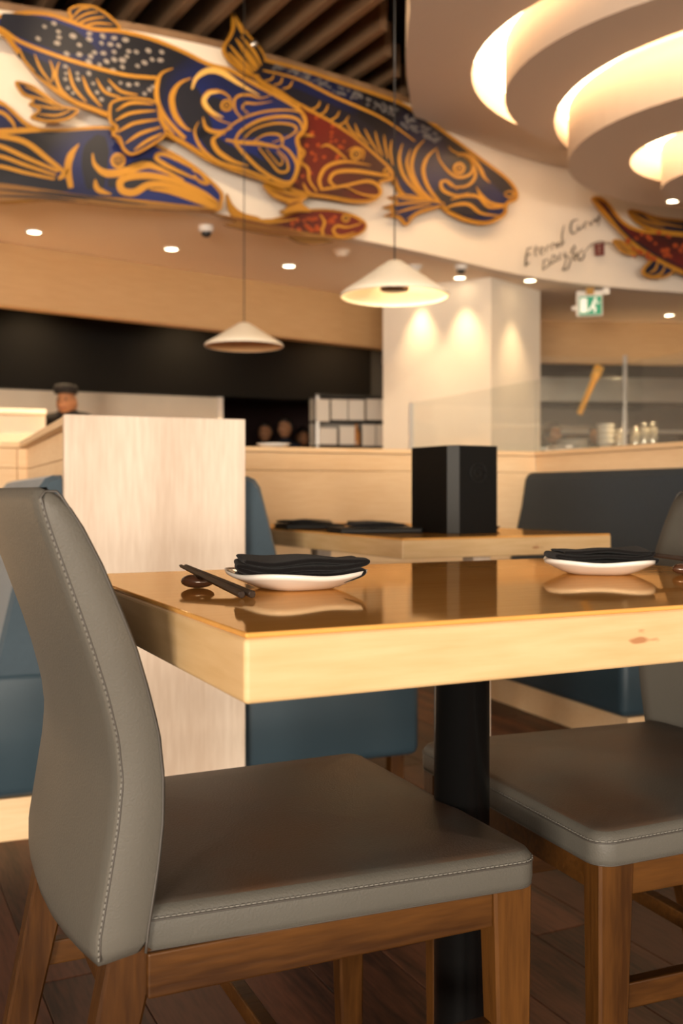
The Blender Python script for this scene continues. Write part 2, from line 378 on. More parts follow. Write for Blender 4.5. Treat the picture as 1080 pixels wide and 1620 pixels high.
# dark ceiling baffles
def drum_left(y):
    tab = [(2.0, 2.0), (3.1, 1.4), (4.85, .32), (5.78, .36), (6.94, .42), (8.06, .66), (9.2, 1.6), (9.8, 3.2), (10.6, 6)]
    for (y0, a), (y1, b_) in zip(tab, tab[1:]):
        if y <= y1: return a+(b_-a)*(y-y0)/(y1-y0)
    return 6
BA = R(31)
for k in range(34):
    xk = -6.0+k*0.29                       # crossing of the board with Y = 7.5
    ends = []
    y = 8.9
    pts_ = []
    while y > 1.2:
        x = xk-(y-7.5)*math.tan(BA)
        if x < drum_left(y)-.10 and x > -5.3: pts_.append((x, y))
        elif pts_ and x > 0: break
        y -= .05
    if len(pts_) < 8: continue
    (xa, ya), (xb, yb) = pts_[0], pts_[-1]
    L_ = math.hypot(xa-xb, ya-yb)/2
    b_ = box('ceiling_baffle', -.028, .028, -L_, L_, 0, .24, M_BAFFLE, bev=.003)
    b_.location = ((xa+xb)/2, (ya+yb)/2, 3.93); b_.rotation_euler = (0, 0, BA)
    for s_ in (-.7, .7): tube('hanger_rod', [(0, s_*L_, .24), (0, s_*L_, .49)], .006, M_DARKPL, b_, 6)
    tag(b_, 'long brown wooden board hung on edge under the dark ceiling', 'ceiling baffle', 'wooden baffles under the dark ceiling')

# swirl ceiling feature -------------------------------------------
def ell(cx, cy, a, b_, n=72): return [(1.156*(cx+a*math.cos(2*math.pi*i/n)), 1.156*(cy+b_*math.sin(2*math.pi*i/n))) for i in range(n)]
SW = empty('ceiling_swirl', (3.0, 6.6, 0), kind='structure')
def annulus(name, outer, inner, z0, z1, m):
    n = len(outer); V = []
    z0 = zk(z0); z1 = min(zk(z1), 4.41)
    for lst, z in ((outer, z0), (inner, z0), (inner, z1), (outer, z1)):
        V += [(x-3.0, y-6.6, z) for x, y in lst]
    Fc = []
    for k in range(4):
        for i in range(n):
            j = (i+1) % n; a = k*n; b2 = ((k+1) % 4)*n
            Fc.append((a+i, a+j, b2+j, b2+i))
    o = mesh(name, V, Fc, m, SW)
    return o
# outer drum: outline closed on towards the right
K = 1.156                       # tier sizes below are given for a 2.44 m rise above eye height; the real rise is 2.82 m
def zk(z): return CH+(z-CH)*K
outl = [(x*K, y*K) for x, y in cr([(.30, 4.2), (.34, 5.0), (.39, 6.0), (.62, 6.97), (1.44, 7.97), (2.93, 8.5), (4.2, 8.2), (5.0, 7.2), (5.3, 5.6), (4.9, 3.6), (3.4, 2.2), (1.3, 2.7)], 6, True)]
def resample(poly, n, c):
    # sample by angle about c so that it pairs with an ellipse
    res = []
    for i in range(n):
        a = 2*math.pi*i/n; d = Vector((math.cos(a), math.sin(a))); best = None
        for j in range(len(poly)):
            p = Vector(poly[j])-Vector(c); q = Vector(poly[(j+1) % len(poly)])-Vector(c)
            e_ = q-p; den = d.x*e_.y-d.y*e_.x
            if abs(den) < 1e-9: continue
            t = (p.x*e_.y-p.y*e_.x)/den; u = (p.x*d.y-p.y*d.x)/den
            if t > 0 and -1e-6 <= u <= 1+1e-6: best = t if best is None else max(best, t)
        res.append((c[0]+d.x*best, c[1]+d.y*best))
    return res
NS = 72
outl = resample(outl, NS, (3.0, 6.6))
H1 = ell(2.60, 5.75, 1.85, 1.50); H1b = H1
D2 = ell(2.70, 5.66, 1.80, 1.44); H2 = ell(2.75, 5.90, 1.48, 1.40)
D3 = ell(2.80, 6.05, 1.42, 1.24); H3 = ell(2.50, 6.10, .74, .62)
D4 = ell(2.56, 6.22, .575, .48)
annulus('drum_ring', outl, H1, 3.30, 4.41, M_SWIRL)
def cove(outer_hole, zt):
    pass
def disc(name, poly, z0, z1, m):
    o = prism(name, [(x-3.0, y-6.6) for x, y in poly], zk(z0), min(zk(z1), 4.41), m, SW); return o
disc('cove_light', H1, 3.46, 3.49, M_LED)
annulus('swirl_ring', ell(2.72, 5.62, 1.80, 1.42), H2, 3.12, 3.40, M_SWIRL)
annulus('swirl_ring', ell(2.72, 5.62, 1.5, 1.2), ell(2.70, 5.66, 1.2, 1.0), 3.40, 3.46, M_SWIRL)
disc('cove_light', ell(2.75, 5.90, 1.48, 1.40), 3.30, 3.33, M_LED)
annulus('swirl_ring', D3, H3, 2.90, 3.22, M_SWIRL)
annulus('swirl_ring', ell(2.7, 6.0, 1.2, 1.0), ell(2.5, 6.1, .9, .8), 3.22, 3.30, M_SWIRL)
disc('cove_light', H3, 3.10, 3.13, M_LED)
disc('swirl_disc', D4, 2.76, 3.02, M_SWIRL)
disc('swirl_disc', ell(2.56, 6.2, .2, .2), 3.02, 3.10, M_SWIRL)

# wooden bulkhead at the left with the black recess below -----------
FA = math.atan(.77)
def fasc(x): return 9.32+.77*x
def quad_wall(name, p0, p1, th, z0, z1, m, kind='structure'):
    d = Vector((p1[0]-p0[0], p1[1]-p0[1])); L_ = d.length; a = math.atan2(d.y, d.x)
    o = box(name, 0, L_, 0, th, z0, z1, m, bev=0)
    o.location = (p0[0], p0[1], 0); o.rotation_euler = (0, 0, a)
    return tag(o, kind=kind)
quad_wall('wall_fascia_left', (-5.4, fasc(-5.4)), (.62, fasc(.62)), .12, 2.235, ZL, M_FASCIA)
def bk(x): return 10.235+.445*x
# black upper panel and the wall below it
quad_wall('wall_black_header', (-5.4, bk(-5.4)), (.30, bk(.30)), .25, 1.79, ZL, M_BLACKWALL)
quad_wall('wall_kitchen_left', (-5.4, bk(-5.4)+.15), (-1.20, bk(-1.20)+.15), .12, 0, 1.79, M_CURTAIN)
quad_wall('trim_2', (-1.20, bk(-1.20)+.10), (-1.15, bk(-1.15)+.10), .12, 0, 1.79, M_WHITE)
quad_wall('trim_3', (.30, bk(.30)+.05), (.42, bk(.42)+.05), .12, 0, ZL, M_DARKPL)
# right bulkhead over the kitchen pass
quad_wall('wall_fascia_right', (1.45, 10.70), (6.4, 11.25), .12, 2.25, ZL, M_FASCIA)
quad_wall('wall_kitchen_right', (1.45, 13.2), (6.4, 13.6), .12, 0, ZL, mat('kitchen_steel_wall', (.13, .10, .075), .45, metal=.3, var=.45, scale=1.2))
# column ------------------------------------------------------------
cp = Vector((1.275, 8.62))
dl = Vector((-math.cos(R(30)), math.sin(R(30)))); dr = Vector((math.cos(R(48)), math.sin(R(48))))
c1 = cp+dl*1.04; c3 = cp+dr*.80; c2 = c1+dr*.80
tag(prism('column', [tuple(cp), tuple(c3), tuple(c2), tuple(c1)], 0, ZL, M_TILE), kind='structure')

# ---------------------------------------------------------------- booths
O0 = Vector((-.685, 2.5))         # near left corner of the divider end panel
def B(e, g): x, y = rot2(e, g, BT); return Vector((O0.x+x, O0.y+y))
def booth_root(name, e, g, label=None, cat=None, group=None, kind=None):
    p = B(e, g); return empty(name, (p.x, p.y, 0), BT, label, cat, group, kind)
G1 = 1.50; E1 = 2.33; HB = 1.055
dv = booth_root('booth_divider', 0, 0, 'pale ash partition with a flat end panel between two blue benches', 'partition')
box('end_panel', 0, .465, 0, .035, 0, HB, M_ASH_V, dv, .002)
for z0, z1 in ((0, .55), (.552, .952), (.954, 1.032)):
    box('board', .035, .43, .036, G1-.002, z0, z1, M_ASH_Y, dv, .002)
box('cap', .005, .46, .036, G1-.002, 1.034, HB, M_ASH_Y, dv, .002)
# back wall of the booths
bw_ = booth_root('wall_booth_back', 0, G1, kind='structure')
for x0 in (-4.6, -2.3, 0.0):
    for z0, z1 in ((0, .55), (.552, .955), (.957, 1.032)):
        box('board', x0+.001, x0+2.3-.001+(.03 if x0 == 0 else 0), 0, .06, z0, z1, M_ASH_H, bw_, .002)
box('cap', -4.6, E1+.07, -.008, .09, 1.034, HB, M_ASH_H, bw_, .002)
# right wing
rw = booth_root('wall_booth_side', E1, 0, kind='structure')
for y0 in (-2.6, -.55):
    for z0, z1 in ((0, .55), (.552, .94), (.942, 1.032)):
        box('board', 0, .06, y0+.001, y0+2.05-.001, z0, z1, M_ASH_Y, rw, .002)
box('cap', -.01, .09, -2.6, G1-.01, 1.034, HB, M_ASH_Y, rw, .002)
# glass screen along the right wing
gs = booth_root('glass_screen', E1+.03, 0, 'clear frameless glass screen standing on the wooden booth wall', 'glass screen')
box('pane', 0, .012, -.9, 1.55, HB+.001, 1.40, M_SCREEN, gs, .001)
box('pane', 0, .012, 1.552, 2.9, .62, 1.40, M_SCREEN, gs, .001)
box('edge_strip', -.004, .016, 2.9, 2.925, 0, 1.40, M_WHITEPL, gs, .001)
box('rail', -.012, .024, 1.6, 2.9, 0, .62, M_ASH_Y, gs, .002)

def bench(e0, e1, g0, g1, side, label, group=None, fab=M_BLUEFAB, feet=False, bh=.905):
    """bench whose back is at e0; seat reaches to e1; side=+1 seat towards +e"""
    t = booth_root('booth_bench', e0, g0, label, 'bench', group)
    L_ = g1-g0; D_ = abs(e1-e0); s = 1 if e1 > e0 else -1
    def bxs(name, a, b_, y0, y1, z0, z1, m, bev, seg=3):
        x0, x1 = sorted((a*s, b_*s)); return box(name, x0, x1, y0, y1, z0, z1, m, t, bev, seg, bev > .01)
    if feet:
        for x in (.05, D_-.06):
            for y in (.05, L_-.08): bxs('leg', x-.02, x+.02, y-.02, y+.02, 0, .105, M_CHAIRWOOD, .002)
    else:
        bxs('plinth', .02, D_-.03, .012, L_, 0, .105, M_ASH_H, .002)
    bxs('seat', 0, D_, 0, L_, .105, .425, M_BLUE, .028)
    # backrest: tapered block with a rounded top
    prof = [(.0, .40), (.17, .40), (.125, .60), (.075, .80), (.055, bh-.03), (.04, bh-.008), (.02, bh), (0, bh)]
    n = len(prof); V = []
    for y in (0.004, .02, L_-.02, L_):
        ins = .010 if y in (.004,) else 0
        V += [(s*max(x-ins, 0 if x == 0 else .004), y, z-(ins if z > .8 else 0)) for x, z in prof]
    Fc = [tuple(range(n)), tuple(3*n+k for k in range(n))[::-1]]
    for r_ in range(3):
        for k in range(n): Fc.append((r_*n+k, r_*n+(k+1) % n, (r_+1)*n+(k+1) % n, (r_+1)*n+k))
    bo = mesh('backrest', V, Fc, fab, t, False)
    return t
bench(.0, -.55, .035, G1-.01, -1, 'blue bench on a pale plinth behind the grey chair back')
bench(.468, 1.00, .035, G1-.01, 1, 'blue bench on short wooden feet beside the pale partition and table with black box', feet=True)
bench(E1-.005, E1-.50, .20, G1-.01, -1, 'blue bench on a wooden plinth under the glass screen', fab=M_DKFAB, bh=.955)
bench(E1-.005, E1-.50, -2.4, -1.2, -1, 'blue bench on a wooden plinth at the open end of the charcoal pad', fab=M_DKFAB, bh=.955)
bb = booth_root('banquette_back', E1-.004, -1.19, 'plain charcoal blue upholstered back pad along the booth side wall', 'back pad')
box('pad', -.05, 0, 0, 1.38, .44, .955, M_DKFAB, bb, .012, 3, True)
box('mounting_strip', -.03, 0, 0, 1.38, 0, .44, M_ASH_Y, bb, .002)
# ================================================================== NEAR TABLE
TZ = 0.75
def table(name, loc, rz, W, D, th, label, m_top, extra=None):
    t = empty(name, loc, rz, label, 'table')
    bm = bmesh.new(); bx(bm, 0, W, 0, D, TZ-th, TZ-.004, .004, 3)
    slab = from_bm('tabletop', bm, M_EDGE, t)
    slab.data.materials.append(M_EDGEY)
    for p in slab.data.polygons:
        if abs(p.normal.x) > .7: p.material_index = 1
    box('top_veneer', .0015, W-.0015, .0015, D-.0015, TZ-.0045, TZ, m_top, t, .0018, 2)
    return t
A0 = Vector((-.0758, .7927))
T1 = table('pedestal_table', (A0.x, A0.y, 0), TH, .83, .64, .0565, 'thick honey wood table on a black pedestal between two grey chairs', M_TOP)
pc = (.408, .322)
lathe('pedestal', [(.045, .03), (.036, .06), (.0345, .10), (.0345, .67), (.05, .685), (.05, .693)], M_BLACKMETAL, T1, 40, (pc[0], pc[1], 0), True, True)
box('top_plate', pc[0]-.17, pc[0]+.17, pc[1]-.17, pc[1]+.17, .6925, .6935, M_BLACKMETAL, T1, 0)
for a in range(4):
    V = []
    d = Vector((math.cos(a*math.pi/2), math.sin(a*math.pi/2))); nrm = Vector((-d.y, d.x))
    rs = []
    for s, wd, h0, h1 in ((.0, .035, .018, .062), (.12, .030, .018, .048), (.22, .026, .016, .036), (.265, .022, .0, .028), (.285, .012, .0, .018)):
        c = Vector(pc)+d*s
        rs.append([(c.x+nrm.x*q*wd, c.y+nrm.y*q*wd, z) for q, z in ((-1, h0), (1, h0), (1, h1*.7), (.6, h1), (-.6, h1), (-1, h1*.7))])
    rings('foot', rs, M_BLACKMETAL, T1, False)

# ================================================================== CHAIR
REAR = [(.428, .004), (.46, .004), (.52, .0137), (.56, .020), (.60, .0235), (.64, .019), (.68, .009), (.718, -.003), (.757, -.0165), (.795, -.030), (.83, -.0425), (.855, -.050)]
FRONT = [(.428, .050), (.46, .053), (.52, .062), (.56, .066), (.60, .066), (.64, .0614), (.68, .051), (.721, .0386), (.757, .024), (.795, .008), (.83, -.010), (.849, -.0225)]
def lerp_tab(tab, z):
    for (z0, a), (z1, b_) in zip(tab, tab[1:]):
        if z <= z1: return a+(b_-a)*(z-z0)/(z1-z0) if z > z0 else a
    (z0, a), (z1, b_) = tab[-2:]; return b_+(b_-a)/(z1-z0)*(z-z1)
def back_hw(z): return lerp_tab([(.44, .217), (.50, .219), (.62, .222), (.75, .232), (.87, .238)], z)
def bulge(y, hw): return .022*(1-(y/hw)**2)
def make_chair(name, label):
    t = empty(name, (0, 0, 0), 0, label, 'chair')
    # ---- backrest
    zs = [.428+i*(.845-.428)/26 for i in range(27)]
    ys = [-1, -.985, -.9, -.75, -.55, -.3, 0, .3, .55, .75, .9, .985, 1]
    rs = []
    def ring(z, shrink=0.0, dz=0.0):
        hw = back_hw(z); xr = lerp_tab(REAR, z)+shrink; xf = lerp_tab(FRONT, z)-shrink
        pts = []
        for u in ys:
            y = u*(hw-shrink); r_ = .005 if abs(u) == 1 else 0
            b_ = bulge(y, hw)
            pts.append((xf-b_-r_, y, z+dz))
        for u in reversed(ys):
            y = u*(hw-shrink); r_ = .005 if abs(u) == 1 else 0
            pts.append((xr-bulge(y, hw)+r_, y, z+dz))
        if z < .47: pts = [(x, y, zz+.013*max(0, min(1, (x-xr+.02)/(xf-xr)))*(.47-z)/.042) for x, y, zz in pts]
        return pts
    rs.append(ring(.428, .012, .0)); rs.append(ring(.4281, .004, 0.0))
    for z in zs[1:]: rs.append(ring(z))
    rs.append(ring(.853, .0015)); rs.append(ring(.860, .005)); rs.append(ring(.8635, .0085))
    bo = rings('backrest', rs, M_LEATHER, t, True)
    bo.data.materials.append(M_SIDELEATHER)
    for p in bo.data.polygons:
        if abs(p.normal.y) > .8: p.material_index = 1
    # piping and stitching along the side gussets
    for sd in (-1, 1):
        pr, pf = [], []
        for i in range(40):
            z = .441+i*(.855-.441)/39; hw = back_hw(z)
            pr.append((lerp_tab(REAR, z)+.003, sd*(hw-.0015), z)); pf.append((lerp_tab(FRONT, z)-.003, sd*(hw-.0015), z))
        top = [(pr[-1][0]+.004, pr[-1][1]-sd*.002, .860), (pf[-1][0]-.004, pf[-1][1]-sd*.002, .860)]
        tube('piping', pr+top+pf[::-1], .0014, M_PIPE, bo, 6)
        bm = bmesh.new()
        for path, off in ((pr, -.0065), ):
            L_ = 0; acc = 0
            for i in range(len(path)-1):
                a = Vector(path[i]); b_ = Vector(path[i+1]); n_ = 2
                for k in range(n_):
                    p = a.lerp(b_, (k+.15)/n_); q = a.lerp(b_, (k+.75)/n_)
                    d = (q-p).normalized()
                    rr = bmesh.ops.create_cube(bm, size=1)
                    bmesh.ops.scale(bm, vec=(.0014, .0013, (q-p).length), verts=rr['verts'])
                    mid = (p+q)/2+Vector((off+.0045, -sd*.0005, 0))
                    bmesh.ops.rotate(bm, cent=(0,0,0), matrix=d.to_track_quat('Z', 'Y').to_matrix(), verts=rr['verts'])
                    bmesh.ops.translate(bm, vec=mid+Vector((.0006, sd*.0012, 0)), verts=rr['verts'])
        o = from_bm('stitching', bm, M_THREAD, bo); tag(o, kind='stuff')
    # ---- seat
    def outline(ins, corner=.026, front=.473, rear=.03, hw0=.211, hw1=.229):
        pts = []
        cs = [((rear+ins), -(hw0-ins), math.pi), (front-ins, -(hw1-ins), 1.5*math.pi), (front-ins, hw1-ins, 0), (rear+ins, hw0-ins, .5*math.pi)]
        rr = max(corner-ins, .004)
        for (x, y, a0) in cs:
            cx = x+(rr if x < .2 else -rr); cy = y+(rr if y < 0 else -rr)
            for k in range(7):
                a = a0+k/6*math.pi/2
                pts.append((cx+rr*math.cos(a), cy+rr*math.sin(a)))
        # gentle bow of the front edge
        return pts
    rs = []
    def zdome(x, y, base, d): return base+d*(1-min(1, (y/.23)**2))*(1-min(1, abs((x-.25)/.23)**2))-.003*max(0, (x-.34)/.13)**2
    for ins, z, dm in ((.006, .438, 0), (.001, .440, 0), (0, .446, 0), (0, .466, 0), (.002, .473, 0), (.007, .4785, .0), (.016, .481, .002), (.06, .483, .004), (.12, .4835, .005), (.19, .4835, .006)):
        rs.append([(x, y, zdome(x, y, z, dm) if z > .455 else z) for x, y in outline(ins)])
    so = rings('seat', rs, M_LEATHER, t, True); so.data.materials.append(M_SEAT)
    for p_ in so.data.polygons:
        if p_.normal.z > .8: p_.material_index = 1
    for ins, z in ((.0, .4695), (.0015, .4415)):
        bm = bmesh.new(); ol = outline(ins); path = [Vector((x, y, zdome(x, y, z, 0) if z > .455 else z)) for x, y in ol]
        for i in range(len(path)):
            a = path[i]; b_ = path[(i+1) % len(path)]
            if a.x < .08 and b_.x < .08: continue
            n_ = max(1, int((b_-a).length/.0055))
            for k in range(n_):
                p = a.lerp(b_, (k+.15)/n_); q = a.lerp(b_, (k+.75)/n_); d = (q-p)
                if d.length < 1e-5: continue
                rr = bmesh.ops.create_cube(bm, size=1)
                bmesh.ops.scale(bm, vec=(.0013, .0013, d.length), verts=rr['verts'])
                bmesh.ops.rotate(bm, cent=(0,0,0), matrix=d.normalized().to_track_quat('Z', 'Y').to_matrix(), verts=rr['verts'])
                bmesh.ops.translate(bm, vec=(p+q)/2, verts=rr['verts'])
        o = from_bm('stitching', bm, M_THREAD, so); tag(o, kind='stuff')
        tube('piping', [p+Vector((0, 0, -.0022)) for p in path]+[path[0]+Vector((0, 0, -.0022))], .0010, M_PIPE, so, 5)
    # ---- legs, rails, stretchers
    def leg(x0, x1, y, w0, w1, z1, dy=0, wy=.034):
        rs = []
        for k in range(7):
            f = k/6; z = f*z1; x = x0+(x1-x0)*f; hw = (w0+(w1-w0)*f)/2; yy = y+dy*(1-f); c = .003; hy = wy/2*(.75+.25*f)
            rs.append([(x-hw+c, yy-hy, z), (x+hw-c, yy-hy, z), (x+hw, yy-hy+c, z), (x+hw, yy+hy-c, z), (x+hw-c, yy+hy, z), (x-hw+c, yy+hy, z), (x-hw, yy+hy-c, z), (x-hw, yy-hy+c, z)])
        o = rings('leg', rs, M_CHAIRWOOD, t, False)
        lathe('glide', [(.0, .0), (.010, .0), (.011, .004), (.011, .006)], M_STEEL, o, 14, (x0, y+dy, -.0015), False, True)
        return o
    for sd in (-1, 1):
        leg(-.055, .040, sd*.193, .030, .046, .446, 0)
        leg(.448, .442, sd*.205, .030, .048, .4395, 0)
        box('side_rail', .050, .42, sd*.205-.011, sd*.205+.011, .398, .4395, M_CHAIRWOODX, t, .002)
        box('side_stretcher', .000, .43, sd*.199-.009, sd*.199+.009, .262, .292, M_CHAIRWOODX, t, .002)
    box('front_rail', .432, .454, -.182, .182, .398, .4395, M_CHAIRWOODX, t, .002)
    box('rear_rail', .022, .044, -.178, .178, .375, .4275, M_CHAIRWOODX, t, .002)
    box('cross_stretcher', .20, .218, -.191, .191, .266, .288, M_CHAIRWOODX, t, .002)
    return t
def copy_tree(o, parent=None):
    c = o.copy(); COL.objects.link(c); c.parent = parent
    for ch in list(o.children): copy_tree(ch, c)
    return c
chair1 = make_chair('dining_chair', 'grey leather dining chair at the chopstick corner of the table, back towards the blue bench')
a1 = R(24.5); g1 = Vector((-math.sin(a1), math.cos(a1)))
p = Vector((-.21, .873))+g1*.243
chair2 = copy_tree(chair1)
chair2['label'] = 'grey leather dining chair across the table, its back towards the charcoal upholstered pad'
chair1.location = (p.x, p.y, .0015); chair1.rotation_euler = (0, 0, a1)
chair2.location = (.640, 1.516, .0015); chair2.rotation_euler = (0, 0, R(180+21.9))
# ================================================================== PLACE SETTINGS
def make_plate(loc, rz, label):
    n = 64; rad = [0, .25, .5, .62, .74, .86, .95, 1.0]
    V = []; Fc = []
    def pt(r, a, under=0):
        k = 1/(abs(math.cos(a))**3.2+abs(math.sin(a))**3.2)**(1/3.2)
        rr = r*.074*k
        z = .004+.018*max(0, (r-.45)/.55)**1.6*(.92+.10*math.cos(4*a+math.pi))*1.0
        if under: z = max(0, z-.0045); rr *= .985 if r > .9 else .97
        return (rr*math.cos(a), rr*math.sin(a), z)
    for under in (0, 1):
        for r in rad:
            for j in range(n): V.append(pt(max(r, .01), 2*math.pi*j/n, under))
    m_ = len(rad)
    for u in (0, 1):
        for i in range(m_-1):
            for j in range(n):
                k = (j+1) % n; a = (u*m_+i)*n; Fc.append((a+j, a+k, a+n+k, a+n+j))
        Fc.append(tuple(u*m_*n+j for j in range(n)))
    a = (m_-1)*n; b_ = (2*m_-1)*n
    for j in range(n): k = (j+1) % n; Fc.append((a+j, a+k, b_+k, b_+j))
    o = mesh('side_plate', V, Fc, M_PLATE, None, True, (loc[0], loc[1], TZ), rz)
    return tag(o, label, 'plate', 'white side plates')
def make_napkin(loc, rz, label, L_=.125, Wd=.085, th=.0050, layers=4, seed=1, wedge=.5, tilt=0.0, name='napkin', grp='folded black napkins', cloth=.0030, lift=0.0):
    """cloth folded to and fro; layer edges show along the near end"""
    rnd = random.Random(seed)
    path = []
    x0, x1 = -L_/2, L_/2
    for k in range(layers):
        z = k*th
        e0 = x0+rnd.uniform(0, .006); e1 = x1-rnd.uniform(0, .012)
        seq = [e0+(e1-e0)*f for f in (0, .12, .25, .4, .55, .7, .85, 1)]
        if k % 2: seq = seq[::-1]
        for x in seq: path.append((x, z))
        if k < layers-1:
            xe = path[-1][0]; s = 1 if k % 2 == 0 else -1
            path.append((xe+s*th*.45, z+th*.2)); path.append((xe+s*th*.6, z+th*.5)); path.append((xe+s*th*.45, z+th*.8))
    nv = 14; V = []; Fc = []
    ph = [rnd.uniform(0, 6.28) for _ in range(6)]
    for j in range(nv):
        v = (j/(nv-1)-.5)*Wd
        for x, z in path:
            f = z/(layers*th)
            fx = (x-x0)/L_
            zz = z*(1-wedge*.45*fx)+f*(.0018*math.sin(x*45+ph[0]+v*20)+.0018*math.sin(v*60+ph[1]+x*25))
            zz += f*.006*math.exp(-((fx-.55)/.2)**2)
            zz = zz+(x*tilt)+lift*max(0, abs(x)/.072-.40)**1.6*(1-.75*f)
            sk = f*.006*math.sin(x*30+ph[2])
            V.append((x+.002*math.sin(v*50+z*300+ph[3]), v+sk, max(zz, 0)))
    n = len(path)
    for j in range(nv-1):
        for i in range(n-1): Fc.append((j*n+i, j*n+i+1, (j+1)*n+i+1, (j+1)*n+i))
    o = mesh(name, V, Fc, M_CLOTH, None, True, loc, rz)
    md = o.modifiers.new('thick', 'SOLIDIFY'); md.thickness = cloth; md.offset = 0
    sb = o.modifiers.new('sub', 'SUBSURF'); sb.levels = 1; sb.render_levels = 1
    return tag(o, label, 'napkin', grp)
PL1 = (-.053, 1.172); PL2 = (.352, 1.385)
make_plate(PL1, TH+R(8), 'white square plate with raised corners beside the chopsticks at the table corner')
make_plate(PL2, TH+R(52), 'white square plate with raised corners before the chair by the charcoal pad')
make_napkin((PL1[0]+.004, PL1[1], TZ+.0085), R(10), 'black cloth napkin folded in loose layers on the plate with chopsticks', L_=.140, Wd=.085, th=.0076, layers=4, seed=3, wedge=.25, cloth=.0062, lift=.028)
make_napkin((PL2[0]+.002, PL2[1], TZ+.0085), R(2), 'black cloth napkin folded flat on the plate before the chair by the charcoal pad', L_=.132, Wd=.080, th=.0064, layers=4, seed=9, wedge=-.1, cloth=.0052, lift=.028)
def make_rest(loc, rz, label):
    n = 24; rs = []
    for k in range(11):
        a = -math.pi/2+math.pi*k/10
        rr = max(math.cos(a), .03); z = .008+.008*math.sin(a)
        ring = []
        for j in range(n):
            b_ = 2*math.pi*j/n; x = .0195*rr*math.cos(b_); y = .0125*rr*math.sin(b_)
            zz = z
            if a > 0: zz -= .0045*math.exp(-((x-.004)/.006)**2)*math.sin(a)
            zz += .0015*(x/.02)*math.sin(max(a, 0))*-1
            ring.append((x, y, max(zz, .0)))
        rs.append(ring)
    o = rings('chopstick_rest', rs, M_REST); o.location = (loc[0], loc[1], TZ); o.rotation_euler = (0, 0, rz)
    return tag(o, label, 'chopstick rest')
def make_stick(p0, p1, label, r0=.0042, r1=.0022, grp=None):
    p0 = Vector(p0); p1 = Vector(p1); d = p1-p0
    pts = [Vector((0, 0, 0)), d*.004, d*.3, d*.6, d*.97, d]
    o = tube('chopstick', pts, [r0*.8, r0, r0*.9, r0*.75, r1, r1*.6], M_STICK, None, 8, False)
    o.location = p0
    return tag(o, label, 'chopstick', grp)
make_rest((-.1665, 1.171), R(5), 'brown glazed pebble chopstick rest beside the plate near the table corner')
for k, (dx, dy) in enumerate(((0, 0), (.0105, .0035))):
    make_stick((-.1035+dx, 1.052+dy, TZ+.0042), (-.197+dx*.55, 1.235+dy*.4, TZ+.0215), 'dark wooden chopstick propped on the brown rest near the table corner', grp='pair of dark chopsticks near the table corner')
make_rest((.462, 1.358), R(15), 'brown glazed pebble chopstick rest by the plate before the chair by the charcoal pad')
for k, (dx, dy) in enumerate(((0, 0), (.006, .0125))):
    make_stick((.60+dx, 1.30+dy, TZ+.0042), (.405+dx, 1.395+dy, TZ+.0275), 'dark wooden chopstick propped on the rest before the chair by the charcoal pad', grp='pair of dark chopsticks before the chair by the charcoal pad')

# ================================================================== FAR TABLE
T2r = R(27)
T2 = empty('booth_table', (.147, 2.444, 0), T2r, 'pale wooden booth table carrying a tall black box and black menus', 'table')
bm = bmesh.new(); bx(bm, 0, .655, 0, 1.22, TZ-.051, TZ-.004, .004, 3)
sl = from_bm('tabletop', bm, M_EDGE, T2); sl.data.materials.append(M_EDGEY)
for p_ in sl.data.polygons:
    if abs(p_.normal.x) > .7: p_.material_index = 1
box('top_veneer', .0015, .6535, .0015, 1.2185, TZ-.0045, TZ, M_TOP, T2, .0018, 2)
for y in (.12, 1.08): box('leg', .29, .345, y, y+.055, 0, TZ-.051, M_ASH_V, T2, .003)
def L2(x, y): a, b_ = rot2(x, y, T2r); return (.147+a, 2.444+b_)
# tall black box
bp_ = L2(.255, .17)
bxo = empty('menu_box', (bp_[0], bp_[1], TZ), R(29), 'tall black box with a chamfered grey edge standing on the far table', 'box')
hgt = .239; c = .024
poly = [(c, -.0), (.150, 0), (.150, .20), (0, .20), (0, c*1.0)]
V = [(x, y, 0) for x, y in poly]+[(x, y, hgt) for x, y in poly]; n = 5
mo = mesh('body', V, [tuple(range(n))[::-1], tuple(range(n, 2*n))]+[(i, (i+1) % n, n+(i+1) % n, n+i) for i in range(n)], M_BOX, bxo)
dv_ = Vector((c, -c)).normalized(); mo2 = mesh('edge_strip', [(c+.0008*-.7-.001, -.0008-.0, .002), (-.0008, c-.0008-.0, .002), (-.0008, c-.0008, hgt-.002), (c-.0018, -.0008, hgt-.002)], [(0, 1, 2, 3)], M_BOXEDGE, bxo)
sd = mo2.modifiers.new('thick', 'SOLIDIFY'); sd.thickness = .001
# faint emblem on the broad face: a ring with a curl
em = [(.085+.026*math.cos(a), -.0012, .165+.026*math.sin(a)) for a in [i/24*2*math.pi for i in range(25)]]
tube('emblem', em, .0022, M_EMBLEM, bxo, 6)
tube('emblem', [(.085+(.018-.0008*i)*math.cos(i*.5), -.0012, .165+(.018-.0008*i)*math.sin(i*.5)) for i in range(18)], .0018, M_EMBLEM, bxo, 6)
